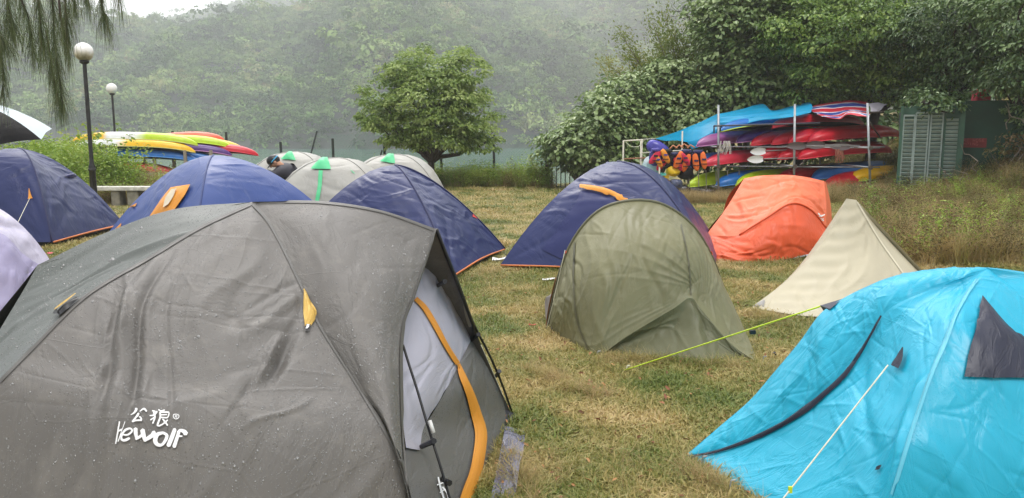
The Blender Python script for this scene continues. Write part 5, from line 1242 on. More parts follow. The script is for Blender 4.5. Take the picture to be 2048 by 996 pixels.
KM = {'red': kayak_mat('kayak_red', [(0, cRd), (1, cR)]), 'lime': kayak_mat('kayak_lime', [(0, S(210, 190, 30)), (.5, cL)]), 'blue': kayak_mat('kayak_blue', [(0, cB), (1, cB)]),
      'purple': kayak_mat('kayak_purple', [(0, cP), (1, cP)]), 'mauve': kayak_mat('kayak_mauve', [(.0, S(180, 150, 60)), (.35, cM), (1, S(140, 70, 130))]), 'tri': kayak_mat('kayak_tri', [(.28, cY), (.32, cW), (.52, cW), (.62, cL)]),
      'yw': kayak_mat('kayak_yellow_white', [(.40, cW), (.5, cY)]), 'bw': kayak_mat('kayak_blue_white', [(.25, cW), (.36, cB)]), 'yellow': kayak_mat('kayak_yellow', [(0, cY), (1, cY)]), 'orange': kayak_mat('kayak_orange', [(0, cO), (1, cO)]),
      'coral': kayak_mat('kayak_coral', [(0, S(214, 40, 60)), (1, S(232, 60, 84))])}
lip_m = {k: plain('lip_' + k, c, .4) for k, c in (('red', S(222, 60, 80)), ('other', S(190, 190, 120)), ('purple', S(200, 140, 190)), ('blue', S(90, 150, 210)), ('lime', S(206, 230, 70)))}
under = plain('cockpit_dark', S(30, 30, 34), .6)
def kayak_shapes():
    """upside-down sit-on-top kayak, bow towards +X, keel up; gunwale near z=0"""
    n = 33; k = 17; V = []
    for i in range(n):
        t_ = i / (n - 1); x = -1.9 + 3.8 * t_; s = abs(2 * t_ - 1)
        w = .36 * max(1 - s ** 2.6, 0) ** .62 + .006; keel = .25 * (1 - s ** 4.0) ** .7 ; gun = -.11 * s ** 3.0 * (1.15 if t_ > .5 else .9)
        keel = max(keel + gun * .55, gun + .012)
        for j in range(k):
            a = math.pi * j / (k - 1); c = math.cos(a); sn = math.sin(a)
            yy = w * np.sign(c) * abs(c) ** .8; zz = gun + (keel - gun) * sn ** .62
            zz += .018 * (math.exp(-((a - 1.57) / .10) ** 2) - .7 * math.exp(-((abs(a - 1.57) - .38) / .12) ** 2)) * (1 - s ** 3)
            V.append((x, yy, zz))
    Fh = [(i * k + j, i * k + j + 1, (i + 1) * k + j + 1, (i + 1) * k + j) for i in range(n - 1) for j in range(k - 1)]
    D = []; Fd = []
    for i in range(n):
        t_ = i / (n - 1); x = -1.9 + 3.8 * t_; s = abs(2 * t_ - 1); w = .36 * max(1 - s ** 2.6, 0) ** .62 + .004; gun = -.11 * s ** 3.0 * (1.15 if t_ > .5 else .9)
        for j in range(7):
            u = -1 + j / 3; D.append((x * .985, w * .96 * u, gun + .012 + .10 * (1 - u * u) * (1 - s ** 4) * (0.4 + .6 * math.cos(x * 2.2) ** 2)))
    Fd = [(i * 7 + j, i * 7 + j + 1, (i + 1) * 7 + j + 1, (i + 1) * 7 + j) for i in range(n - 1) for j in range(6)]
    rimL = []; rimR = []
    for i in range(n):
        t_ = i / (n - 1); x = -1.9 + 3.8 * t_; s = abs(2 * t_ - 1); w = .36 * max(1 - s ** 2.6, 0) ** .62 + .012; gun = -.11 * s ** 3.0 * (1.15 if t_ > .5 else .9)
        rimL.append(np.array((x, w, gun))); rimR.append(np.array((x, -w, gun)))
    rm = MB(); rm.tube(rimL, .014, 5); rm.tube(rimR, .014, 5)
    return V, Fh, D, Fd, rm
KV = kayak_shapes(); KPROTO = {}
def kayak(label, colr, loc, rz, roll=0.0, pitch=0.0, lip='other', group='kayaks on the steel rack', scl=1.0):
    t = thing('kayak', label, 'kayak', loc, group, rot=(roll, pitch, rz)); t.scale = (scl, scl, scl)
    if 'm' not in KPROTO:
        KPROTO['m'] = (mobj('hull', KV[0], KV[1], KM['red'], t, local=True), mobj('deck', KV[2], KV[3], under, t, local=True), KV[4].build('rim', lip_m['red'], t, smooth=True, local=True)); hs = KPROTO['m']
    else:
        hs = []
        for o in KPROTO['m']:
            c = o.copy(); COL.objects.link(c); c.parent = t; hs.append(c)
    for o, m in zip(hs, (KM[colr], under, lip_m[lip])):
        o.material_slots[0].link = 'OBJECT'; o.material_slots[0].material = m
    return t
# rack kayaks: bow (left end) seen at (px,py); kayak runs right and away
AX = np.array([.86, .51, 0]); rzk = math.atan2(-AX[1], -AX[0])    # bow points to -AX
ROLL = R(-7)
def rk(label, colr, px, py, d, lip, dz=0.0, pit=0.03, roll=ROLL, scl=1.0):
    b = P(px, py, d); c = b + AX * 1.9 * scl + np.array([0, 0, .14])
    return kayak(label, colr, c, rzk, roll, pit, lip, scl=scl)
top = [('mauve kayak, leftmost on the top tier of the rack', 'mauve', 1394, 290, 22.0, 'purple'), ('purple kayak, second from the left on the top tier of the rack', 'purple', 1474, 282, 21.75, 'purple'),
       ('red kayak with its bow next to the purple one on the top tier', 'red', 1503, 288, 21.4, 'red'), ('red kayak nested second among the reds on the top tier', 'red', 1545, 286, 21.1, 'red'),
       ('red kayak nested third among the reds on the top tier', 'red', 1579, 283, 20.8, 'red'), ('red kayak nearest the right post on the top tier', 'red', 1618, 281, 20.5, 'red')]
midr = [('blue kayak, leftmost on the middle tier of the rack', 'blue', 1380, 331, 22.0, 'blue'), ('coral red kayak beside the blue one on the middle tier', 'coral', 1409, 329, 21.7, 'red'),
        ('red kayak behind the white paddle blade on the middle tier', 'red', 1520, 314, 21.2, 'red'), ('red kayak second from the right on the middle tier', 'red', 1557, 316, 20.9, 'red'), ('red kayak at the right end of the middle tier', 'red', 1598, 315, 20.5, 'red')]
lowr = [('lime kayak, leftmost on the bottom tier of the rack', 'lime', 1377, 371, 22.0, 'lime'), ('blue kayak between the two lime ones on the bottom tier', 'blue', 1432, 370, 21.7, 'blue'), ('lime kayak right of the blue one on the bottom tier', 'lime', 1473, 369, 21.4, 'lime'),
        ('red kayak half hidden behind the orange tent on the bottom tier', 'red', 1555, 360, 21.2, 'red'), ('small blue kayak between two reds on the bottom tier', 'blue', 1625, 356, 21.0, 'blue'), ('red kayak by the right post on the bottom tier', 'red', 1648, 374, 20.4, 'red')]
for a in top + midr + lowr: rk(a[0], a[1], a[2], a[3], a[4], a[5])
kayak('dull yellow kayak behind the right post on the bottom tier', 'yellow', P(1790, 350, 21.6), rzk, ROLL, 0, 'lime')
kayak('upper red kayak lying under the tarpaulin on top of the rack', 'red', P(1640, 248, 22.0), rzk, R(10), 0, 'red')
kayak('blue and green kayak lying on top of the rack under the tarpaulin', 'blue', P(1540, 255, 22.4), rzk, R(10), 0, 'lime')
# steel rack
t = thing('kayak_rack', 'scaffold rack of steel tubes holding three tiers of kayaks', 'rack', (P(1590, 390, 20.2)[0], 20.4, 0))
def tube2(part, a, b, r=.027, m=metal):
    mb = MB(); mb.tube([a, b], r, 8); return mb.build(part, m, t, smooth=True)
def post(px, pyt, d, px2=None):
    a = P(px, pyt, d); b = G(px2 or px, 500); b = np.array([(px2 or px) and P(px2 or px, 390, d)[0], d, -.02]); tube2('post', b, a, .03)
post(1437, 210, 21.3, 1437); post(1590, 208, 20.2, 1588); post(1735, 206, 19.2, 1743); post(1497, 240, 23.4); post(1640, 232, 22.6); post(1800, 225, 21.8)
bolt = plain('coupler_steel', S(110, 100, 92), .5, metal=.6)
for py in (296, 335, 378):
    tube2('cross_bar', P(1425, py - 3, 21.95), P(1760, py, 19.75), .015)
    for px_, d_ in ((1437, 21.3), (1590, 20.2), (1741, 19.2)):
        a_ = P(px_, py - (2 if px_ < 1700 else 0), d_); tube2('bracket_arm', a_, a_ + np.array([-.05, 2.3, .02]) * 1.0, .022)
        mb = MB(); mb.box(a_, (.09, .09, .10), bev=.012); mb.build('coupler', bolt, t)
tube2('top_rail', P(1427, 252, 21.2), P(1640, 246, 20.3), .022, plain('dark_rail', S(70, 74, 84), .5)); tube2('top_rail', P(1428, 252, 21.2), P(1428, 266, 21.25), .02, plain('dark_rail', S(70, 74, 84), .5))
tube2('brace', P(1740, 245, 19.3), P(1760, 275, 21.6), .02, bolt); tube2('brace', P(1600, 330, 20.3), P(1640, 300, 22.0), .018, bolt)
tube2('foot_bar', P(1655, 384, 19.7), P(1775, 382, 19.1), .022); tube2('foot_bar', P(1430, 372, 21.4), P(1438, 372, 21.3), .03)
for px_ in (1378, 1397, 1412, 1432, 1455, 1478): 
    mb = MB(); mb.tube([P(px_, 340, 21.9), P(px_ + 1, 392, 21.9)], .012, 6); mb.build('prop', plain('weathered_wood', S(150, 140, 124), .8), t)
# white paddle blade and paddles between tiers
def paddle(label, a, b, mat_, grp=None):
    a = np.asarray(a, float); b = np.asarray(b, float); t2 = thing('paddle', label, 'paddle', a, grp); mb = MB(); mb.tube([a, b], .015, 6); mb.build('shaft', plain('paddle_shaft', S(130, 126, 124), .5), t2, smooth=True)
    dr = (a - b) / np.linalg.norm(a - b); up_ = np.array([0, 0, 1.0]); up_ -= dr * up_.dot(dr); up_ /= np.linalg.norm(up_); nn_ = np.cross(dr, up_)
    V = []; n = 12
    for i in range(n):
        s_ = i / (n - 1); w = .10 * math.sin(math.pi * min(s_ * .85 + .12, 1)) ** .6
        for u in (-1, -.4, .4, 1): V.append(a + dr * s_ * .46 + up_ * w * u + nn_ * .03 * (1 - u * u) )
    V2 = [v + nn_ * .012 for v in V]; Fp = [(i * 4 + j, i * 4 + j + 1, i * 4 + j + 5, i * 4 + j + 4) for i in range(n - 1) for j in range(3)]
    mb = MB(); mb.add(V, Fp); mb.add(V2, Fp); mb.build('blade', mat_, t2, smooth=True)
paddle('white paddle with a broad blade sticking out of the middle tier', P(1527, 318, 20.4), P(1640, 314, 20.9), white_pl)
paddle('white paddle lying behind the broad blade, tip pointing up', P(1532, 302, 20.9), P(1640, 296, 21.4), white_pl)
for i, (px_, py_, lab) in enumerate(((1612, 292, 'grey bundled paddle under the top tier, left one'), (1650, 290, 'grey bundled paddle under the top tier, middle one'), (1700, 293, 'grey bundled paddle under the top tier, right one'))):
    paddle(lab, P(px_, py_, 19.9), P(px_ + 70, py_ + 1, 19.6), plain('dull_plastic', S(96, 84, 84), .6))

# tarpaulins
tarp = fabric('blue_tarp', S(16, 172, 220), .45, wrinkle=.012, wscale=3, trans=.35)
t = thing('blue_tarpaulin', 'bright blue tarpaulin stretched over the left half of the kayak rack', 'tarpaulin', P(1460, 250, 21.5))
ct = Cloth(P(1460, 400, 22))
ct.grid([q((1311, 277, 21.9), (1352, 264, 22.6), (1396, 246, 23.4), (1436, 227, 23.6)), q((1330, 281, 22.1), (1362, 275, 22.6), (1400, 257, 22.9), (1440, 235, 23.0)), q((1355, 281, 22.3), (1378, 283, 22.5), (1400, 277, 22.55), (1440, 254, 22.5))], 50, 40,
        lambda X, Y, W, H: .02 * noise2(X * 2.5, Y * 2.5, 3), fade=(0, 0, 0, 0))
ct.grid([q((1374, 284, 22.45), (1400, 277, 22.54), (1440, 254, 22.5)), q((1380, 292, 22.5), (1405, 285, 22.5), (1436, 262, 22.5)), q((1384, 298, 22.5), (1398, 294, 22.5), (1420, 280, 22.5))], 20, 14, lambda X, Y, W, H: .02 * noise2(X * 6, Y * 3, 3), fade=(0, 0, 0, 0))
ct.grid([q((1437, 227, 23.2), (1482, 219, 23.6), (1524, 208, 23.8), (1543, 222, 23.4), (1582, 214, 23.2), (1620, 205, 22.9)), q((1437, 233, 22.6), (1480, 229, 22.4), (1525, 225, 22.2), (1550, 226, 22.0), (1580, 221, 21.8), (1625, 214, 21.4)),
         q((1440, 252, 22.3), (1485, 248, 21.6), (1515, 242, 21.2), (1550, 239, 20.9), (1585, 235, 20.6), (1620, 226, 20.4))], 90, 40, lambda X, Y, W, H: .03 * np.sin(Y * 9 + X * 1.2) * (1 - np.abs(X) / W) + .015 * noise2(X * 2.5, Y * 4, 4), fade=(0, 0, 0, 0))
ct.build('sheet', tarp, t)
for pts_ in ([P(1248, 281, 21.5), P(1312, 277, 21.6)], [P(1437, 226, 22), P(1437, 236, 21.3)], [P(1250, 282, 21.5), P(1262, 293, 21.5), P(1280, 292, 21.5), P(1288, 280, 21.4)]):
    mb = MB(); mb.tube(cr(np.array(pts_), 8) if len(pts_) > 2 else pts_, .008, 5); mb.build('rope', cord_w, t)
def stripe_mat():
    m, nt, b = _new('striped_canvas'); L = nt.links.new
    uv = nd(nt, 'ShaderNodeUVMap', uv_map='UVMap'); sp = nd(nt, 'ShaderNodeSeparateXYZ'); L(uv.outputs[0], sp.inputs[0])
    a = nd(nt, 'ShaderNodeMath', operation='MULTIPLY'); L(sp.outputs['Y'], a.inputs[0]); a.inputs[1].default_value = 1.15
    f_ = nd(nt, 'ShaderNodeMath', operation='FRACT'); L(a.outputs[0], f_.inputs[0])
    r = ramp(nt, f_.outputs[0], [(0, S(196, 40, 60)), (.34, S(222, 222, 226)), (.44, S(48, 72, 150)), (.78, S(222, 222, 226)), (.88, S(196, 40, 60))], 'CONSTANT')
    L(r.outputs[0], b.inputs['Base Color']); b.inputs['Roughness'].default_value = .5; return m
t = thing('striped_awning', 'red white and blue striped canvas awning over the right end of the rack', 'awning', P(1690, 225, 20.5))
cs_ = Cloth(P(1690, 400, 21))
cs_.grid([q((1612, 214, 22.6), (1660, 206, 22.6), (1705, 201, 22.4), (1735, 204, 22.2)), q((1622, 222, 21.6), (1668, 219, 21.5), (1700, 215, 21.3), (1738, 217, 21.0)), q((1640, 232, 20.8), (1675, 232, 20.7), (1700, 224, 20.4), (1740, 229, 19.9)), q((1655, 236, 20.4), (1680, 239, 20.4), (1697, 229, 20.1), (1738, 233, 19.6))], 80, 70,
         lambda X, Y, W, H: .05 * noise2(X * 3, Y * 3, 3), fade=(0, 0, 0, 0))
cs_.build('canvas', stripe_mat(), t)
t = thing('pale_canvas', 'pale faded canvas hanging right of the striped awning', 'canvas', P(1760, 215, 20.5))
c2_ = Cloth(P(1750, 400, 21)); c2_.grid([q((1732, 208, 21.4), (1755, 206, 21.5), (1776, 208, 21.6)), q((1740, 216, 20.8), (1755, 216, 20.9), (1768, 213, 21.2)), q((1742, 222, 20.4), (1752, 223, 20.5), (1762, 220, 20.8))], 24, 20, lambda X, Y, W, H: .03 * noise2(X * 6, Y * 3, 8), fade=(0, 0, 0, 0))
c2_.build('canvas', fabric('pale_canvas_cloth', S(196, 190, 200), .5), t); mb = MB(); mb.tube([P(1722, 225, 20.3), P(1768, 224, 20.3)], .02, 6); mb.build('rail', bolt, t)

# ------------------------------------------------------------------ gear frame with life vests, bags
pipe_p = plain('cream_pipe', S(206, 200, 182), .6)
t = thing('gear_frame', 'pale pipe frame left of the rack with life vests hung over its bar', 'frame', (P(1290, 390, 21.2)[0], 21.3, 0))
for (px, y0, d_) in ((1247, 281, 21.5), (1284, 279, 21.5), (1282, 281, 22.6), (1319, 330, 20.9), (1365, 262, 22.4)):
    a = P(px, y0, d_); mb = MB(); mb.tube([np.array([a[0], d_, -.02]), a], .022, 8); mb.build('post', pipe_p, t, smooth=True)
for a, b in ((P(1246, 282, 21.5), P(1286, 280, 21.5)), (P(1246, 318, 21.5), P(1305, 315, 21.4)), (P(1283, 306, 21.4), P(1382, 300, 21.2))):
    mb = MB(); mb.tube([a, b], .018, 6); mb.build('bar', plain('rusty_bar', S(150, 96, 70), .7) if a is not None and b[2] < 1.25 else pipe_p, t, smooth=True)
for px, py in ((1340, 297), (1352, 296), (1362, 294), (1375, 296)):
    mb = MB(); mb.tube([P(px, py, 21.3), P(px + 6, py - 6, 21.5), P(px + 14, py - 1, 21.3)], .022, 6); mb.build('rolled_strap', plain('tan_strap', S(196, 130, 90), .7), t, smooth=True)
def blob(name, label, cat, c, size, mat, seed, amp=.18, sub=4, group=None, rot=0.0, parts=None):
    bm = bmesh.new(); bmesh.ops.create_icosphere(bm, subdivisions=sub, radius=1.0); V = np.array([v.co[:] for v in bm.verts]); Fc = [tuple(v.index for v in f.verts) for f in bm.faces]; bm.free()
    n = noise2(V[:, 0] * 2.2 + V[:, 2], V[:, 1] * 2.2 - V[:, 2] * 1.5, seed); n2 = np.abs(noise2(V[:, 0] * 5, V[:, 2] * 5 + V[:, 1] * 2, seed + 1))
    V = V * (1 + amp * n - amp * .5 * n2)[:, None]; V = np.sign(V) * np.abs(V) ** .85; ca, sa = math.cos(rot), math.sin(rot)
    V = V * np.array(size); V = np.stack([V[:, 0] * ca - V[:, 2] * sa, V[:, 1], V[:, 0] * sa + V[:, 2] * ca], 1) + np.asarray(c)
    uv = np.stack([V[:, 0] * 1.0, V[:, 2]], 1)
    if parts: return mobj(name, V, Fc, mat, parts, uv=uv)
    return tag(mobj(name, V, Fc, mat, uv=uv), label, cat, group)
pl_bag = fabric('black_bag_plastic', S(30, 32, 36), .25, wrinkle=.02, wscale=8, spec=.7); vest_o = fabric('vest_orange', S(232, 112, 40), .55, wrinkle=.01, wscale=8); vest_n = fabric('vest_navy', S(30, 34, 84), .55, wrinkle=.01)
vest_r = fabric('vest_red', S(206, 30, 70), .55, wrinkle=.01); strapm = plain('strap_black', S(24, 24, 26), .6); yel_c = fabric('yellow_nylon', S(230, 190, 30), .5, wrinkle=.01)
def vest(label, c, ca, cb, tilt=0.0, s=1.0):
    """life vest hung over a bar: two padded front panels, collar, straps, back panel"""
    c = np.asarray(c, float); t = thing('life_vest', label, 'life vest', c, None)
    for sx in (-1, 1):
        bx = c + np.array([sx * .10 * s + tilt * .3, -.03 - .04 * sx * tilt, -.24 * s + sx * tilt * .12]); fp_ = blob('front_panel', None, None, bx, (.085 * s, .05, .24 * s), ca, 12 + sx + int(tilt * 10), .16, 3, rot=tilt, parts=t)
        mb = MB(); mb.box(bx + [0, -.055, .03], (.11 * s, .02, .05 * s), bev=.006); mb.build('pocket_panel', cb, fp_)
        mb = MB(); mb.box(bx + [0, -.06, -.09 * s], (.17 * s, .012, .022), bev=.003); mb.build('strap', strapm, t)
    blob('collar', None, None, c + [0, 0, 0], (.15 * s, .06, .06 * s), cb, 5, .08, 3, parts=t)
    blob('back_panel', None, None, c + [0, .09, -.22 * s], (.18 * s, .05, .25 * s), cb, 7, .08, 3, parts=t)
vest('orange and navy life vest hanging nearest the rack on the frame bar', P(1396, 304, 21.0), vest_o, vest_n, .15)
vest('orange life vest with navy shoulders, middle of the frame bar', P(1373, 303, 21.0), vest_o, vest_n, -.35, 1.05)
vest('yellow orange vest with a violet top, leftmost on the frame bar', P(1312, 300, 20.9), fabric('vest_amber', S(232, 146, 40), .55), fabric('vest_violet', S(70, 66, 150), .5), .5, .9)
vest('crimson life vest heaped beside the yellow orange one', P(1334, 302, 20.95), vest_r, strapm, -.7, 1.0)
vest('crimson and black life vest next to the rolled straps', P(1350, 308, 21.0), vest_r, vest_n, .6, .85)
tag(blob('violet_tub', None, None, P(1316, 298, 21.5), (.33, .2, .20), plain('violet_plastic', S(70, 66, 160), .3), 4, .04, rot=-.5), 'violet plastic tub tilted behind the life vests', 'tub')
tag(blob('white_sack', None, None, P(1302, 333, 21.3), (.22, .18, .30), fabric('milky_plastic', S(190, 204, 210), .35, wrinkle=.02), 8, .15), 'milky white plastic sack below the leftmost vest', 'sack')
tag(blob('yellow_bag', None, None, P(1346, 342, 21.1), (.19, .14, .15), yel_c, 9, .25), 'crumpled yellow nylon bag under the crimson vests', 'bag')
tag(blob('black_holdall', None, None, P(1370, 345, 21.3), (.22, .2, .19), strapm, 10, .12), 'black zipped holdall right of the yellow bag', 'bag')
tag(blob('striped_bin_bag', None, None, P(1352, 367, 20.9), (.18, .15, .13), fabric('shiny_bag', S(84, 92, 120), .2, wrinkle=.03, wscale=12), 11, .25), 'shiny crinkled blue grey bin bag on the ground', 'bag')
for i, (px, py, sx, sz, lab) in enumerate(((1366, 378, .18, .11, 'black bin bag right below the shiny blue grey bag'), (1388, 380, .24, .08, 'long black bin bag, second one along the ground under the lime kayak'), (1412, 384, .26, .09, 'black bin bag nearest the wooden props under the lime kayak'), (1372, 388, .22, .07, 'flattened black bin bag lying lowest in the grass'))):
    tag(blob('bin_bag', None, None, P(px, py, 21.0), (sx, .16, sz), pl_bag, 20 + i, .2), lab, 'bin bag', 'black bags on the ground')
t = thing('foam_mat', 'turquoise foam mat draped on a pile of yellow boards', 'mat', P(1290, 345, 21.1))
cm_ = Cloth(P(1290, 400, 21.1)); cm_.grid([q((1262, 341, 21.3), (1278, 336, 21.4), (1300, 344, 21.4), (1332, 346, 21.4)), q((1270, 346, 20.9), (1287, 341, 20.9), (1300, 350, 20.9), (1332, 351, 20.9))], 30, 8); cm_.build('sheet', plain('turquoise_foam', S(84, 206, 190), .6), t)
for i, (py, m_, lab) in enumerate(((353, yel_c, 'yellow board on top of the pile under the turquoise mat'), (361, plain('brown_board', S(140, 90, 40), .6), 'brown board in the middle of the pile'), (371, plain('dark_red_board', S(140, 40, 44), .6), 'dark red board at the bottom of the pile'))):
    o = MB().box(P(1304, py, 21.3), (.85, .5, .085), bev=.02).build('board', m_); tag(o, lab, 'board', 'boards piled beside the rack')
for i, (px, py, c_, lab) in enumerate(((1450, 296, S(200, 196, 190), 'bundle of pale rope hanging left of the rack post'), (1680, 312, S(170, 110, 90), 'bundle of reddish rope hanging from the middle tier'))):
    mb = MB(); r_2 = np.random.default_rng(i); 
    for k_ in range(26):
        a = P(px + r_2.normal(0, 6), py - 14, 20.9 - .9 * i); b = a + np.array([r_2.normal(0, .05), r_2.normal(0, .03), -.28 * r_2.uniform(.6, 1.3)]); mb.tube([a, mid(a, b) + r_2.normal(0, .02, 3), b], .007, 4)
    tag(mb.build('rope_bundle', plain('rope_%d' % i, c_, .8)), lab, 'rope')

# ------------------------------------------------------------------ kayak stack on the left
def lk(label, colr, px, py, d, ang=4, lip='other', pit=.02, roll=-.12, scl=1.0):
    a = R(ang); ax = np.array([math.cos(a), math.sin(a), 0]); b = P(px, py, d); c = b - ax * 1.9 * scl + np.array([0, 0, .12 - 1.9 * math.sin(max(-pit, 0))]); return kayak(label, colr, c, a, roll, pit, lip, 'kayaks stacked behind the bench', scl)
lk('top kayak of the left stack, yellow, white and lime', 'tri', 396, 289, 25.0, 5)
lk('lime kayak on top of the left stack, behind the three-coloured one', 'lime', 463, 293, 26.0, 5, 'lime')
lk('orange kayak peeking over the lime one on the left stack', 'orange', 448, 280, 27.0, 5, 'red', -.085)
lk('yellow and white kayak under the three-coloured one', 'yw', 391, 303, 24.8, 5)
lk('purple kayak in the middle layer of the left stack', 'purple', 464, 309, 25.8, 5, 'purple')
lk('yellow kayak behind the purple one on the left stack', 'yellow', 487, 298, 26.6, 5)
lk('red kayak reaching farthest right in the left stack', 'red', 517, 309, 26.2, 5, 'red')
lk('blue kayak with a white stern, lower in the left stack', 'bw', 398, 322, 24.9, 5, 'blue')
lk('plain blue kayak lower in the left stack, behind the white-sterned one', 'blue', 440, 322, 25.7, 5, 'blue')
lk('red kayak at the bottom of the left stack in the dry grass', 'red', 360, 348, 24.9, 5, 'red')
t = thing('kayak_trestle', 'low wooden trestle under the stacked kayaks in the dry grass', 'trestle', (P(340, 350, 25.2)[0], 25.2, 0)); ww = plain('weathered_wood', S(150, 140, 124), .8)
for px in (270, 330, 390, 440):
    a = P(px, 340, 25.3); mb = MB(); mb.box((a[0], 25.3, .28), (.1, 1.6, .1)); mb.build('beam', ww, t)
    for dy in (-.7, .7): mb = MB(); mb.box((a[0], 25.3 + dy, .6), (.08, .08, 1.25)); mb.build('leg', ww, t)

# ------------------------------------------------------------------ fences
gpost = plain('fence_post_paint', S(40, 48, 44), .6)
t = thing('wire_fence', 'dark posts and green wire netting of the lakeside fence', 'fence', (0, 27.6, -.1))
for (px, pt, lean) in ((240, 272, 0), (345, 262, 0), (452, 264, 0), (561, 284, 0), (665, 277, 0), (768, 277, 0), (881, 275, 0), (987, 270, 0), (1092, 300, 0)):
    a = P(px, pt, 27.6); mb = MB(); mb.tube([np.array([a[0] + .03, 27.6, -.3]), a], .045, 7); mb.build('post', gpost, t)
for (px, pt, px2) in ((634, 262, 612), (764, 300, 752), (1072, 352, 1084)):
    mb = MB(); mb.tube([P(px2, 345, 27.4), P(px, pt, 27.5)], .028, 6); mb.build('stay', gpost, t)
mb = MB(); x0 = P(660, 300, 27.6)[0]; x1 = P(1096, 300, 27.6)[0]; z0, z1 = -.1, 1.72; sp_ = .11; V = []; Fc = []; n = 0
hh = z1 - z0; xs = np.arange(x0 - hh, x1, sp_)
for s_ in (1, -1):
    for x_ in xs:
        a_, b_ = (x_, x_ + hh); za, zb = (z0, z1) if s_ > 0 else (z1, z0)
        ta = max(0, (x0 - a_) / hh); tb = min(1, (x1 - a_) / hh)
        if tb <= ta: continue
        p0 = np.array([a_ + hh * ta, 27.6, za + (zb - za) * ta]); p1 = np.array([a_ + hh * tb, 27.6, za + (zb - za) * tb]); o_ = np.array([.0028, 0, 0])
        V += [p0 - o_, p0 + o_, p1 + o_, p1 - o_]; Fc.append((n, n + 1, n + 2, n + 3)); n += 4
mobj('netting', V, np.array(Fc), plain('green_wire', S(80, 150, 120), .5), t, smooth=False)
t = thing('metal_railing', 'black metal railing standing under the broadleaf shrub at the water', 'railing', (P(1135, 375, 25.6)[0], 25.6, 0)); blk = plain('railing_black', S(26, 28, 30), .5)
mb = MB(); a = P(1094, 318, 25.6); mb.box((a[0], 25.6, .42), (.10, .10, 1.04)); mb.build('post', blk, t)
for i, px in enumerate(range(1104, 1190, 9)):
    a = P(px, 316, 25.6); mb = MB(); mb.box((a[0], 25.6, .42), (.028, .028, .98)); mb.build('bar', blk, t)
mb = MB(); mb.box(mid(P(1094, 0, 25.6), P(1190, 0, 25.6)) * [1, 1, 0] + [0, 0, .02], (1.6, .035, .05)); mb.build('rail', blk, t); mb = MB(); mb.box(mid(P(1094, 0, 25.6), P(1190, 0, 25.6)) * [1, 1, 0] + [0, 0, .86], (1.6, .035, .05)); mb.build('rail', blk, t)

# ------------------------------------------------------------------ green shed with louvred doors
gp = plain('green_painted_steel', S(62, 98, 80), .55, var=.25, scale=3); gl = plain('grey_green_slats', S(156, 172, 166), .6, var=.2, scale=5); gd = plain('dark_green_wall', S(22, 62, 44), .6, var=.3, scale=2)
D0 = 18.6; X0 = P(1797, 300, D0)[0]; X1 = P(1916, 300, D0)[0]; HT = P(1850, 212, D0)[2]
t = thing('green_shed', 'green steel shed with four grey-green louvred door leaves', 'shed', (X0, D0, 0))
mb = MB(); n = 14; W_ = X1 - X0; prof = [(X0 + W_ * i / n, HT - .05 + .07 * math.sin(math.pi * i / n)) for i in range(n + 1)]
V = []; 
for y_ in (D0 + .06, D0 + 1.7):
    V += [(x_, y_, 0) for x_, z_ in prof] + [(x_, y_, z_) for x_, z_ in prof]
m_ = n + 1; Fc = []
for s_ in (0, 2 * m_):
    Fc += [(s_ + i, s_ + i + 1, s_ + m_ + i + 1, s_ + m_ + i) for i in range(n)]
Fc += [(m_ + i, m_ + i + 1, 3 * m_ + i + 1, 3 * m_ + i) for i in range(n)] + [(0, m_, 3 * m_, 2 * m_), (n, m_ + n, 3 * m_ + n, 2 * m_ + n)]
mobj('body', V, Fc, gp, t, smooth=False)
XR = P(2060, 300, D0)[0]; mb = MB(); mb.box(((X1 + .01 + XR) / 2, D0 + 1.0, HT / 2 + .05), (XR - X1 - .01, 1.5, HT + .1)); mb.build('annex_wall', gd, t)
mb = MB(); mb.box((X1 - .03, D0 + .03, HT / 2), (.10, .10, HT)); mb.build('corner_post', gp, t)
mb = MB(); mb.box((X0 + .03, D0 + .03, HT / 2), (.07, .09, HT)); mb.build('corner_post', gp, t)
for k_ in range(4):
    fr = [.04, .235, .475, .70][k_]; fw = [.19, .215, .20, .23][k_]; xa = X0 + W_ * fr + .02; xb = xa + W_ * fw - .02; zt = HT - .16 - (.06 if k_ in (0, 3) else 0)
    mb = MB(); yy_ = D0 + .02
    mb.box((xa, yy_, .25 + (zt - .25) / 2), (.035, .05, zt - .25)); mb.box((xb, yy_, .25 + (zt - .25) / 2), (.035, .05, zt - .25)); mb.box(((xa + xb) / 2, yy_, zt), (xb - xa, .045, .04)); mb.box(((xa + xb) / 2, yy_, .27), (xb - xa, .045, .05))
    dr_ = mb.build('door', gp if k_ == 3 else gl, t)
    mb = MB(); zz = .33
    while zz < zt - .04:
        M_ = Matrix.Translation(((xa + xb) / 2, yy_, zz)) @ Matrix.Rotation(R(38), 4, 'X'); mb.box((0, 0, 0), (xb - xa - .03, .012, .075), M=M_); zz += .088
    o = mb.build('louvre_slats', gl, dr_); 
sgn = plain('red_sign_paint', S(120, 34, 34), .6, var=.2); sgt = plain('faded_letter_paint', S(170, 84, 76), .6)
SX0 = P(1928, 0, D0)[0]; SX1 = P(1985, 0, D0)[0]; sz0 = P(1950, 280, D0)[2]; sz1 = P(1950, 291, D0)[2]
sg = MB(); sg.box(((SX0 + SX1) / 2, D0 + .235, (sz0 + sz1) / 2), (SX1 - SX0, .02, .21)); s_o = sg.build('sign', sgn, t)
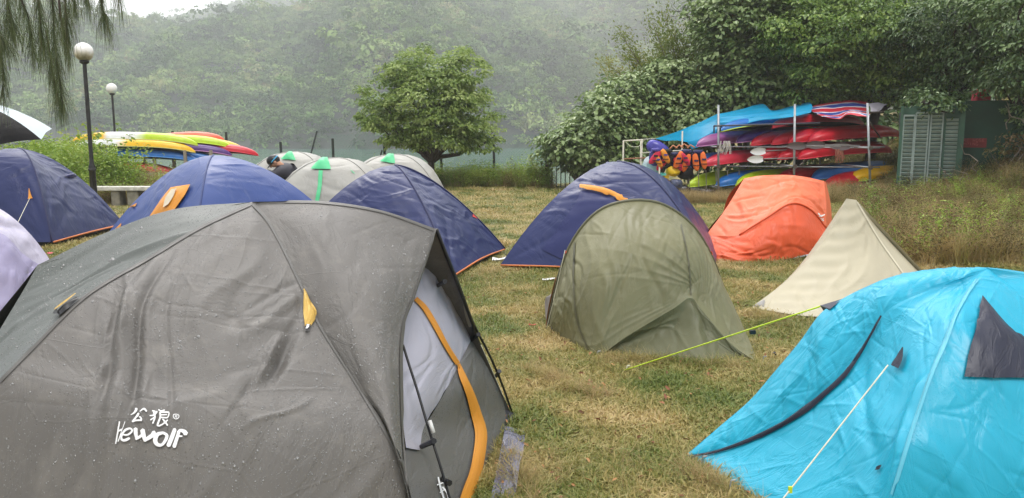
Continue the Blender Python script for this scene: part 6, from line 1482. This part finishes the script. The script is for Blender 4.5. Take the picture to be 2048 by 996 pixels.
def block_text(rows, x0, z0, h, gap, y, mat, parent):
    g = {'F': [((0, 0), (0, 1)), ((0, 1), (.6, 1)), ((0, .55), (.5, .55))], 'I': [((.3, 0), (.3, 1))], 'R': [((0, 0), (0, 1)), ((0, 1), (.55, 1)), ((.55, 1), (.55, .55)), ((.55, .55), (0, .55)), ((.2, .55), (.6, 0))],
         'E': [((0, 0), (0, 1)), ((0, 1), (.6, 1)), ((0, .5), (.5, .5)), ((0, 0), (.6, 0))], 'H': [((0, 0), (0, 1)), ((.6, 0), (.6, 1)), ((0, .5), (.6, .5))], 'O': [((0, 0), (0, 1)), ((.6, 0), (.6, 1)), ((0, 1), (.6, 1)), ((0, 0), (.6, 0))],
         'S': [((0, 0), (.6, 0)), ((.6, 0), (.6, .5)), ((.6, .5), (0, .5)), ((0, .5), (0, 1)), ((0, 1), (.6, 1))], 'C': [((.6, 0), (0, 0)), ((0, 0), (0, 1)), ((0, 1), (.6, 1))], 'A': [((0, 0), (.3, 1)), ((.3, 1), (.6, 0)), ((.15, .4), (.45, .4))],
         'M': [((0, 0), (0, 1)), ((0, 1), (.3, .4)), ((.3, .4), (.6, 1)), ((.6, 1), (.6, 0))], 'P': [((0, 0), (0, 1)), ((0, 1), (.6, 1)), ((.6, 1), (.6, .5)), ((.6, .5), (0, .5))], 'N': [((0, 0), (0, 1)), ((0, 1), (.6, 0)), ((.6, 0), (.6, 1))], 'G': [((.6, 1), (0, 1)), ((0, 1), (0, 0)), ((0, 0), (.6, 0)), ((.6, 0), (.6, .5))], ' ': []}
    mb = MB()
    for r_i, row in enumerate(rows):
        for c_i, ch in enumerate(row):
            for (a, b) in g.get(ch, []):
                p0 = (x0 + (c_i + a[0]) * gap, y, z0 - r_i * h * 1.35 + a[1] * h); p1 = (x0 + (c_i + b[0]) * gap, y, z0 - r_i * h * 1.35 + b[1] * h); mb.tube([p0, p1], h * .09, 4)
    return mb.build('lettering', mat, parent)
t.rotation_euler = (0, 0, R(-27)); t.scale = (.93, 1, 1)
block_text(['FIRE HOSE', 'CAMPING'], SX0 + .03, sz0 - .035, .06, .066, D0 + .222, sgt, t)
mb = MB(); mb.box((P(1965, 350, D0)[0], D0 + .235, P(0, 351, D0)[2]), (.5, .02, .04)); mb.build('red_strip', sgn, t)
c = P(1962, 194, D0 - .1); t2 = thing('red_panel', 'faded red box standing on the roof of the green shed under branches', 'box', (c[0], c[1], HT))
mb = MB(); mb.box((c[0], c[1], HT + .235), (.32, .25, .26), bev=.015); mb.build('body', plain('faded_red', S(178, 50, 66), .6, var=.25, scale=9), t2)
mb = MB(); mb.lathe((0, 0, 0), [(.0, .0), (.045, .0), (.045, .02), (0, .02)], 14); Vv = np.vstack(mb.v); Vv = np.stack([Vv[:, 0] + c[0] + .1, c[1] - .127 - Vv[:, 2] * .2, Vv[:, 1] + HT + .26], 1); mobj('vent_hole', Vv, mb.f, black, t2, smooth=False)
for (a, b, c_) in (((1938, 185), (1975, 165), (2005, 155)), ((1945, 182), (1940, 200), (1938, 205)), ((1945, 205), (1930, 235), (1922, 245)), ((1990, 165), (1990, 190), (2010, 205)), ((1960, 300), (1975, 340), (1990, 375)), ((1925, 370), (1950, 350), (1985, 340)), ((2010, 345), (2040, 360), (2060, 380))):
    pass
mb = MB()
for pts_ in (((1938, 185), (1958, 174), (1975, 165), (2005, 155)), ((1950, 190), (1970, 198), (1985, 203)), ((1945, 205), (1934, 228), (1922, 245)), ((1990, 165), (1987, 185), (1996, 198), (2010, 205)), ((1955, 300), (1968, 335), (1985, 372)), ((1925, 378), (1950, 352), (1985, 340)), ((2000, 335), (2030, 350), (2060, 380)), ((1900, 275), (1925, 240), (1945, 230))):
    mb.tube(cr(np.array([P(a, b, D0 - .25) for a, b in pts_]), 14), .009, 5)
tag(mb.build('dead_branches', bark_g), 'dead pale branches trailing over the front of the green shed', 'branches', kind='stuff')

# ------------------------------------------------------------------ people
def skin_body(name, joints, edges, radii, mat, parent, sub=2, root=0):
    me = bpy.data.meshes.new(name); o0 = origin(parent)
    me.from_pydata([tuple(np.asarray(j, float) - o0) for j in joints], edges, []); o = bpy.data.objects.new(name, me); COL.objects.link(o); o.parent = parent
    sk = o.modifiers.new('skin', 'SKIN'); me.skin_vertices.new() if not me.skin_vertices else None
    for i, r_ in enumerate(radii):
        v = me.skin_vertices[0].data[i]; v.radius = (r_, r_) if not isinstance(r_, tuple) else r_
        v.use_root = (i == root)
    ss = o.modifiers.new('sub', 'SUBSURF'); ss.levels = sub; ss.render_levels = sub
    dg = bpy.context.evaluated_depsgraph_get(); ev = o.evaluated_get(dg); m2 = bpy.data.meshes.new_from_object(ev); o.modifiers.clear(); o.data = m2
    m2.polygons.foreach_set('use_smooth', np.ones(len(m2.polygons), bool)); m2.materials.clear(); m2.materials.append(mat); WORLD_AT[o.name] = o0; return o
skin = plain('skin', S(190, 140, 110), .5, var=.05); dark_cloth = fabric('black_jacket', S(34, 32, 42), .6, wrinkle=.01); trouser = fabric('dark_trousers', S(28, 28, 34), .7)
def person(label, base, J, cap=False, jacket=dark_cloth):
    """J: dict of joints (world): pelvis, chest, neck, head, shoulders, elbows, wrists, hips, knees, ankles"""
    t = thing('person', label, 'person', base)
    n = ['pelvis', 'spine', 'chest', 'neck', 'head', 'crown', 'sl', 'el', 'wl', 'sr', 'er', 'wr', 'hl', 'kl', 'al', 'tl', 'hr', 'kr', 'ar', 'tr']
    rad = [.08, .08, .08, .055, .07, .06, .065, .05, .035, .065, .05, .035, .10, .065, .045, .035, .10, .065, .045, .035]
    e = [('pelvis', 'spine'), ('spine', 'chest'), ('chest', 'neck'), ('neck', 'head'), ('head', 'crown'), ('chest', 'sl'), ('sl', 'el'), ('el', 'wl'), ('chest', 'sr'), ('sr', 'er'), ('er', 'wr'), ('pelvis', 'hl'), ('hl', 'kl'), ('kl', 'al'), ('al', 'tl'), ('pelvis', 'hr'), ('hr', 'kr'), ('kr', 'ar'), ('ar', 'tr')]
    skin_body('body', [J[k] for k in n], [(n.index(a), n.index(b)) for a, b in e], rad, skin, t)
    n2 = ['spine', 'chest', 'sl', 'el', 'wl2', 'sr', 'er', 'wr2', 'pelvis']; J = dict(J); J['wl2'] = mid(J['el'], J['wl'], .9); J['wr2'] = mid(J['er'], J['wr'], .9)
    e2 = [('pelvis', 'spine'), ('spine', 'chest'), ('chest', 'sl'), ('sl', 'el'), ('el', 'wl2'), ('chest', 'sr'), ('sr', 'er'), ('er', 'wr2')]
    skin_body('jacket', [J[k] for k in n2], [(n2.index(a), n2.index(b)) for a, b in e2], [.20, .22, .13, .09, .07, .13, .09, .07, .19], jacket, t)
    n3 = ['pelvis', 'hl', 'kl', 'al2', 'hr', 'kr', 'ar2']; J['al2'] = mid(J['kl'], J['al'], .92); J['ar2'] = mid(J['kr'], J['ar'], .92)
    skin_body('trousers', [J[k] for k in n3], [(0, 1), (1, 2), (2, 3), (0, 4), (4, 5), (5, 6)], [.19, .15, .10, .075, .15, .10, .075], trouser, t)
    for s_ in ('l', 'r'):
        a, b = J['a' + s_], J['t' + s_]; skin_body('shoe', [a - [0, 0, .03], mid(a, b) - [0, 0, .03], b - [0, 0, .01]], [(0, 1), (1, 2)], [.05, .055, .04], strapm, t)
        # hand: palm and five fingers
        w = np.asarray(J['w' + s_], float); d = w - np.asarray(J['e' + s_], float); d /= np.linalg.norm(d); sd = np.cross(d, [0, 1, .1]); sd /= np.linalg.norm(sd); nr_ = np.cross(d, sd)
        pj = [w, w + d * .05, w + d * .085]; ed = [(0, 1), (1, 2)]; rr = [.028, .032, .03]
        for k_ in range(4):
            bs = w + d * .085 + sd * (k_ - 1.5) * .02; L_ = [.065, .075, .07, .055][k_]; i0 = len(pj); pj += [bs, bs + d * L_ * .55 + nr_ * .01, bs + d * L_ * .85 + nr_ * .035]; ed += [(2, i0), (i0, i0 + 1), (i0 + 1, i0 + 2)]; rr += [.010, .009, .008]
        i0 = len(pj); pj += [w + d * .03 + sd * .04, w + d * .065 + sd * .06 + nr_ * .015]; ed += [(1, i0), (i0, i0 + 1)]; rr += [.012, .010]
        skin_body('hand', pj, ed, rr, skin, t)
    h = np.asarray(J['head'], float); f_ = np.asarray(J['face'], float); f_ /= np.linalg.norm(f_); upv = np.asarray(J['crown'], float) - h; upv /= np.linalg.norm(upv); sdv = np.cross(f_, upv)
    def hb(name, ctr, size, mat_):
        bm = bmesh.new(); bmesh.ops.create_uvsphere(bm, u_segments=16, v_segments=10, radius=1); V = np.array([v.co[:] for v in bm.verts]); Fc = [tuple(v.index for v in f.verts) for f in bm.faces]; bm.free()
        V = ctr + V[:, :1] * size[0] * sdv + V[:, 1:2] * size[1] * f_ + V[:, 2:3] * size[2] * upv; return mobj(name, V, Fc, mat_, t)
    hb('face', h + upv * .03 + f_ * .012, (.076, .095, .115), skin); hb('nose', h + f_ * .115 + upv * .015, (.014, .02, .022), skin)
    for s_ in (-1, 1): hb('eye', h + f_ * .098 + upv * .04 + sdv * .03 * s_, (.011, .008, .008), black); hb('ear', h + sdv * .08 * s_ + upv * .02, (.012, .025, .032), skin)
    hb('mouth', h + f_ * .106 - upv * .03, (.024, .006, .006), plain('lips', S(150, 80, 76), .5))
    hb('hair', h + upv * .055 - f_ * .018, (.088, .102, .10), black)
    if cap:
        cp_ = hb('cap', h + upv * .07 - f_ * .005, (.096, .112, .10), black); 
        V = []; 
        for i in range(13):
            a = R(-60 + 10 * i); V += [h + upv * .055 + f_ * math.cos(a) * .11 + sdv * math.sin(a) * .095, h + upv * .04 + f_ * (math.cos(a) * .19) + sdv * math.sin(a) * .10, ]
        V += [v + upv * .008 for v in V]; Fc = [(2 * i, 2 * i + 1, 2 * i + 3, 2 * i + 2) for i in range(12)] + [(26 + 2 * i, 26 + 2 * i + 1, 26 + 2 * i + 3, 26 + 2 * i + 2) for i in range(12)]
        mobj('cap_brim', V, Fc, black, cp_)
        mb = MB(); mb.tube([h + upv * .06 - f_ * math.cos(a) * .118 + sdv * math.sin(a) * .10 for a in np.linspace(-1.9, 1.9, 16)], .011, 6); mb.build('cap_band', plain('cyan_band', S(60, 160, 200), .5), cp_, smooth=True)
    return t
dp = 14.4; hp = P(552, 325, dp); sh_ = P(566, 335, dp + .1); pv = P(596, 372, dp + .3); x_, y_ = pv[0], pv[1]
J = dict(head=hp, crown=hp + [-.09, -.02, .06], face=(-.65, -.15, -.75), neck=P(561, 330, dp), chest=P(572, 340, dp + .1), spine=P(585, 356, dp + .2), pelvis=pv,
         sl=P(563, 343, dp - .1), el=P(545, 352, dp - .2), wl=P(528, 342, dp - .3), sr=P(575, 333, dp + .3), er=P(560, 352, dp + .45), wr=P(540, 350, dp + .3),
         hl=pv + [.02, -.12, -.05], kl=np.array([x_ - .12, y_ - .15, .44]), al=np.array([x_ + .02, y_ - .16, .08]), tl=np.array([x_ - .16, y_ - .16, .05]),
         hr=pv + [.02, .12, -.05], kr=np.array([x_ - .05, y_ + .15, .44]), ar=np.array([x_ + .12, y_ + .16, .08]), tr=np.array([x_ - .06, y_ + .16, .05]))
person('person in a black jacket and cap stooping behind the blue tent', (x_, y_, 0), J, cap=True)
bx, by = -4.98, 6.9
U0 = np.array([-4.80, 6.7, 0])
J = dict(head=(bx, by, 1.60), crown=(bx, by, 1.68), face=(.3, -1, 0), neck=(bx, by, 1.46), chest=(bx, by, 1.28), spine=(bx, by, 1.08), pelvis=(bx, by, .93), sl=(bx + .19, by, 1.38), el=(bx + .24, by - .08, 1.12), wl=(bx + .18, by - .26, 1.22),
         sr=(bx - .19, by, 1.38), er=(bx - .26, by, 1.1), wr=(bx - .26, by - .05, .86), hl=(bx + .09, by, .86), kl=(bx + .1, by - .02, .48), al=(bx + .1, by, .08), tl=(bx + .1, by - .14, .05), hr=(bx - .09, by, .86), kr=(bx - .1, by - .02, .48), ar=(bx - .1, by, .08), tr=(bx - .1, by - .14, .05))
J = {k: np.array(v, float) for k, v in J.items()}
person('person in dark clothes under the umbrella at the left edge', (bx, by, 0), J)
# umbrella
t = thing('umbrella', 'black umbrella at the left edge, sky sheen painted pale on its far panels', 'umbrella', (bx + .18, by - .26, 1.2))
top_ = P(-60, 205, 6.75); rim = []; nR = 8
axis = np.array([.08, -.20, 1.0]); axis /= np.linalg.norm(axis); e1 = np.cross(axis, [0, 1, 0]); e1 /= np.linalg.norm(e1); e2 = np.cross(axis, e1)
tgt = P(80, 258, 6.75) - top_; a0 = math.atan2(tgt.dot(e2), tgt.dot(e1)); RU = math.hypot(tgt.dot(e2), tgt.dot(e1)); HU = .26
V = []; na = 64; nr2 = 10
for i in range(nr2 + 1):
    s_ = i / nr2
    for j in range(na):
        a = 2 * math.pi * j / na + a0; ph = (j % 8) / 8; scal = 1 - .085 * math.sin(math.pi * ph) * s_ ** 1.2
        V.append(top_ + (math.cos(a) * e1 + math.sin(a) * e2) * RU * s_ * scal - axis * (HU * s_ ** 1.9 * (1 - .05 * math.sin(math.pi * ph))))
Fc = [(i * na + j, i * na + (j + 1) % na, (i + 1) * na + (j + 1) % na, (i + 1) * na + j) for i in range(nr2) for j in range(na)]
um = fabric('umbrella_cloth', S(12, 12, 14), .6, wrinkle=.004, spec=.15)
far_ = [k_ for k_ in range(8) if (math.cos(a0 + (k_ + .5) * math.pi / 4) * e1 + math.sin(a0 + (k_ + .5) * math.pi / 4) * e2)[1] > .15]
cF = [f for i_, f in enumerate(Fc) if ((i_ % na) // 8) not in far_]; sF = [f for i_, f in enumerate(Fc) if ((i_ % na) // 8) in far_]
mobj('canopy', V, cF, um, t, uv=np.array(V)[:, :2], smooth=False); mobj('painted_sheen_panel', V, sF, fabric('painted_sheen_cloth', S(190, 206, 212), .3, wrinkle=.004), t, uv=np.array(V)[:, :2], smooth=False)  # far panels coloured pale in place of the sky's reflection on black cloth
mb = MB(); 
for k_ in range(8):
    a = a0 + k_ * math.pi / 4; tip_ = top_ + (math.cos(a) * e1 + math.sin(a) * e2) * RU * .99 - axis * (HU * 0.985 + .01); mb = MB(); mb.tube([top_ - axis * .03, top_ + (math.cos(a) * e1 + math.sin(a) * e2) * RU * .5 - axis * (HU * .27 + .012), tip_], .003, 5); mb.build('rib', metal, t)
mb = MB(); mb.tube([top_ + axis * .05, J['wl'] + (J['wl'] - J['el']) * .25], .006, 6); mb.build('shaft', black, t, smooth=True)
mb = MB(); hd = J['wl'] + (J['wl'] - J['el']) * .25; mb.tube([hd + (top_ - hd) * .06, hd - (top_ - hd) * .1], .013, 8); mb.build('handle', black, t, smooth=True)

# ------------------------------------------------------------------ small litter
def scrap(label, px, py, s, mat, cat='litter', seed=1):
    p = G(px, py); r_3 = np.random.default_rng(seed); cl_ = Cloth(p - [0, 0, 1]); k = [[p + np.array([(-1 + 2 * i / 2) * s, (-1 + 2 * j / 2) * s * .8, .03 + r_3.uniform(0, .5) * s]) for i in range(3)] for j in range(3)]
    cl_.grid(k, 8, 8); o = cl_.build('litter', mat, None); tag(o, label, cat)
scrap('crumpled white paper on the grass by the navy tent left of the olive one', 1097, 565, .07, white_pl, seed=2)
scrap('white plastic scrap between the two navy tents', 1000, 524, .10, white_pl, seed=3)
red_p = plain('red_scrap', S(190, 40, 40), .6); orp = plain('orange_scrap', S(206, 80, 40), .6)
scrap('small red scrap on the lawn left of the olive tent', 1065, 658, .03, red_p, seed=4)
scrap('tiny orange scrap in the grass below the olive tent', 1150, 727, .022, orp, seed=5)
scrap('bright pink scrap beside the far left navy tent', 99, 512, .05, plain('pink_scrap', S(220, 60, 100), .6), seed=6)
scrap('white stone-like scrap in the grass near the bin bags', 1340, 393, .10, white_pl, seed=7)
mb = MB(); p_ = G(1553, 718); mb.tube([p_, p_ + [-.02, 0, .05]], .012, 6); tag(mb.build('tent_peg', black), 'black tent peg standing by the tip of the olive tent', 'peg')
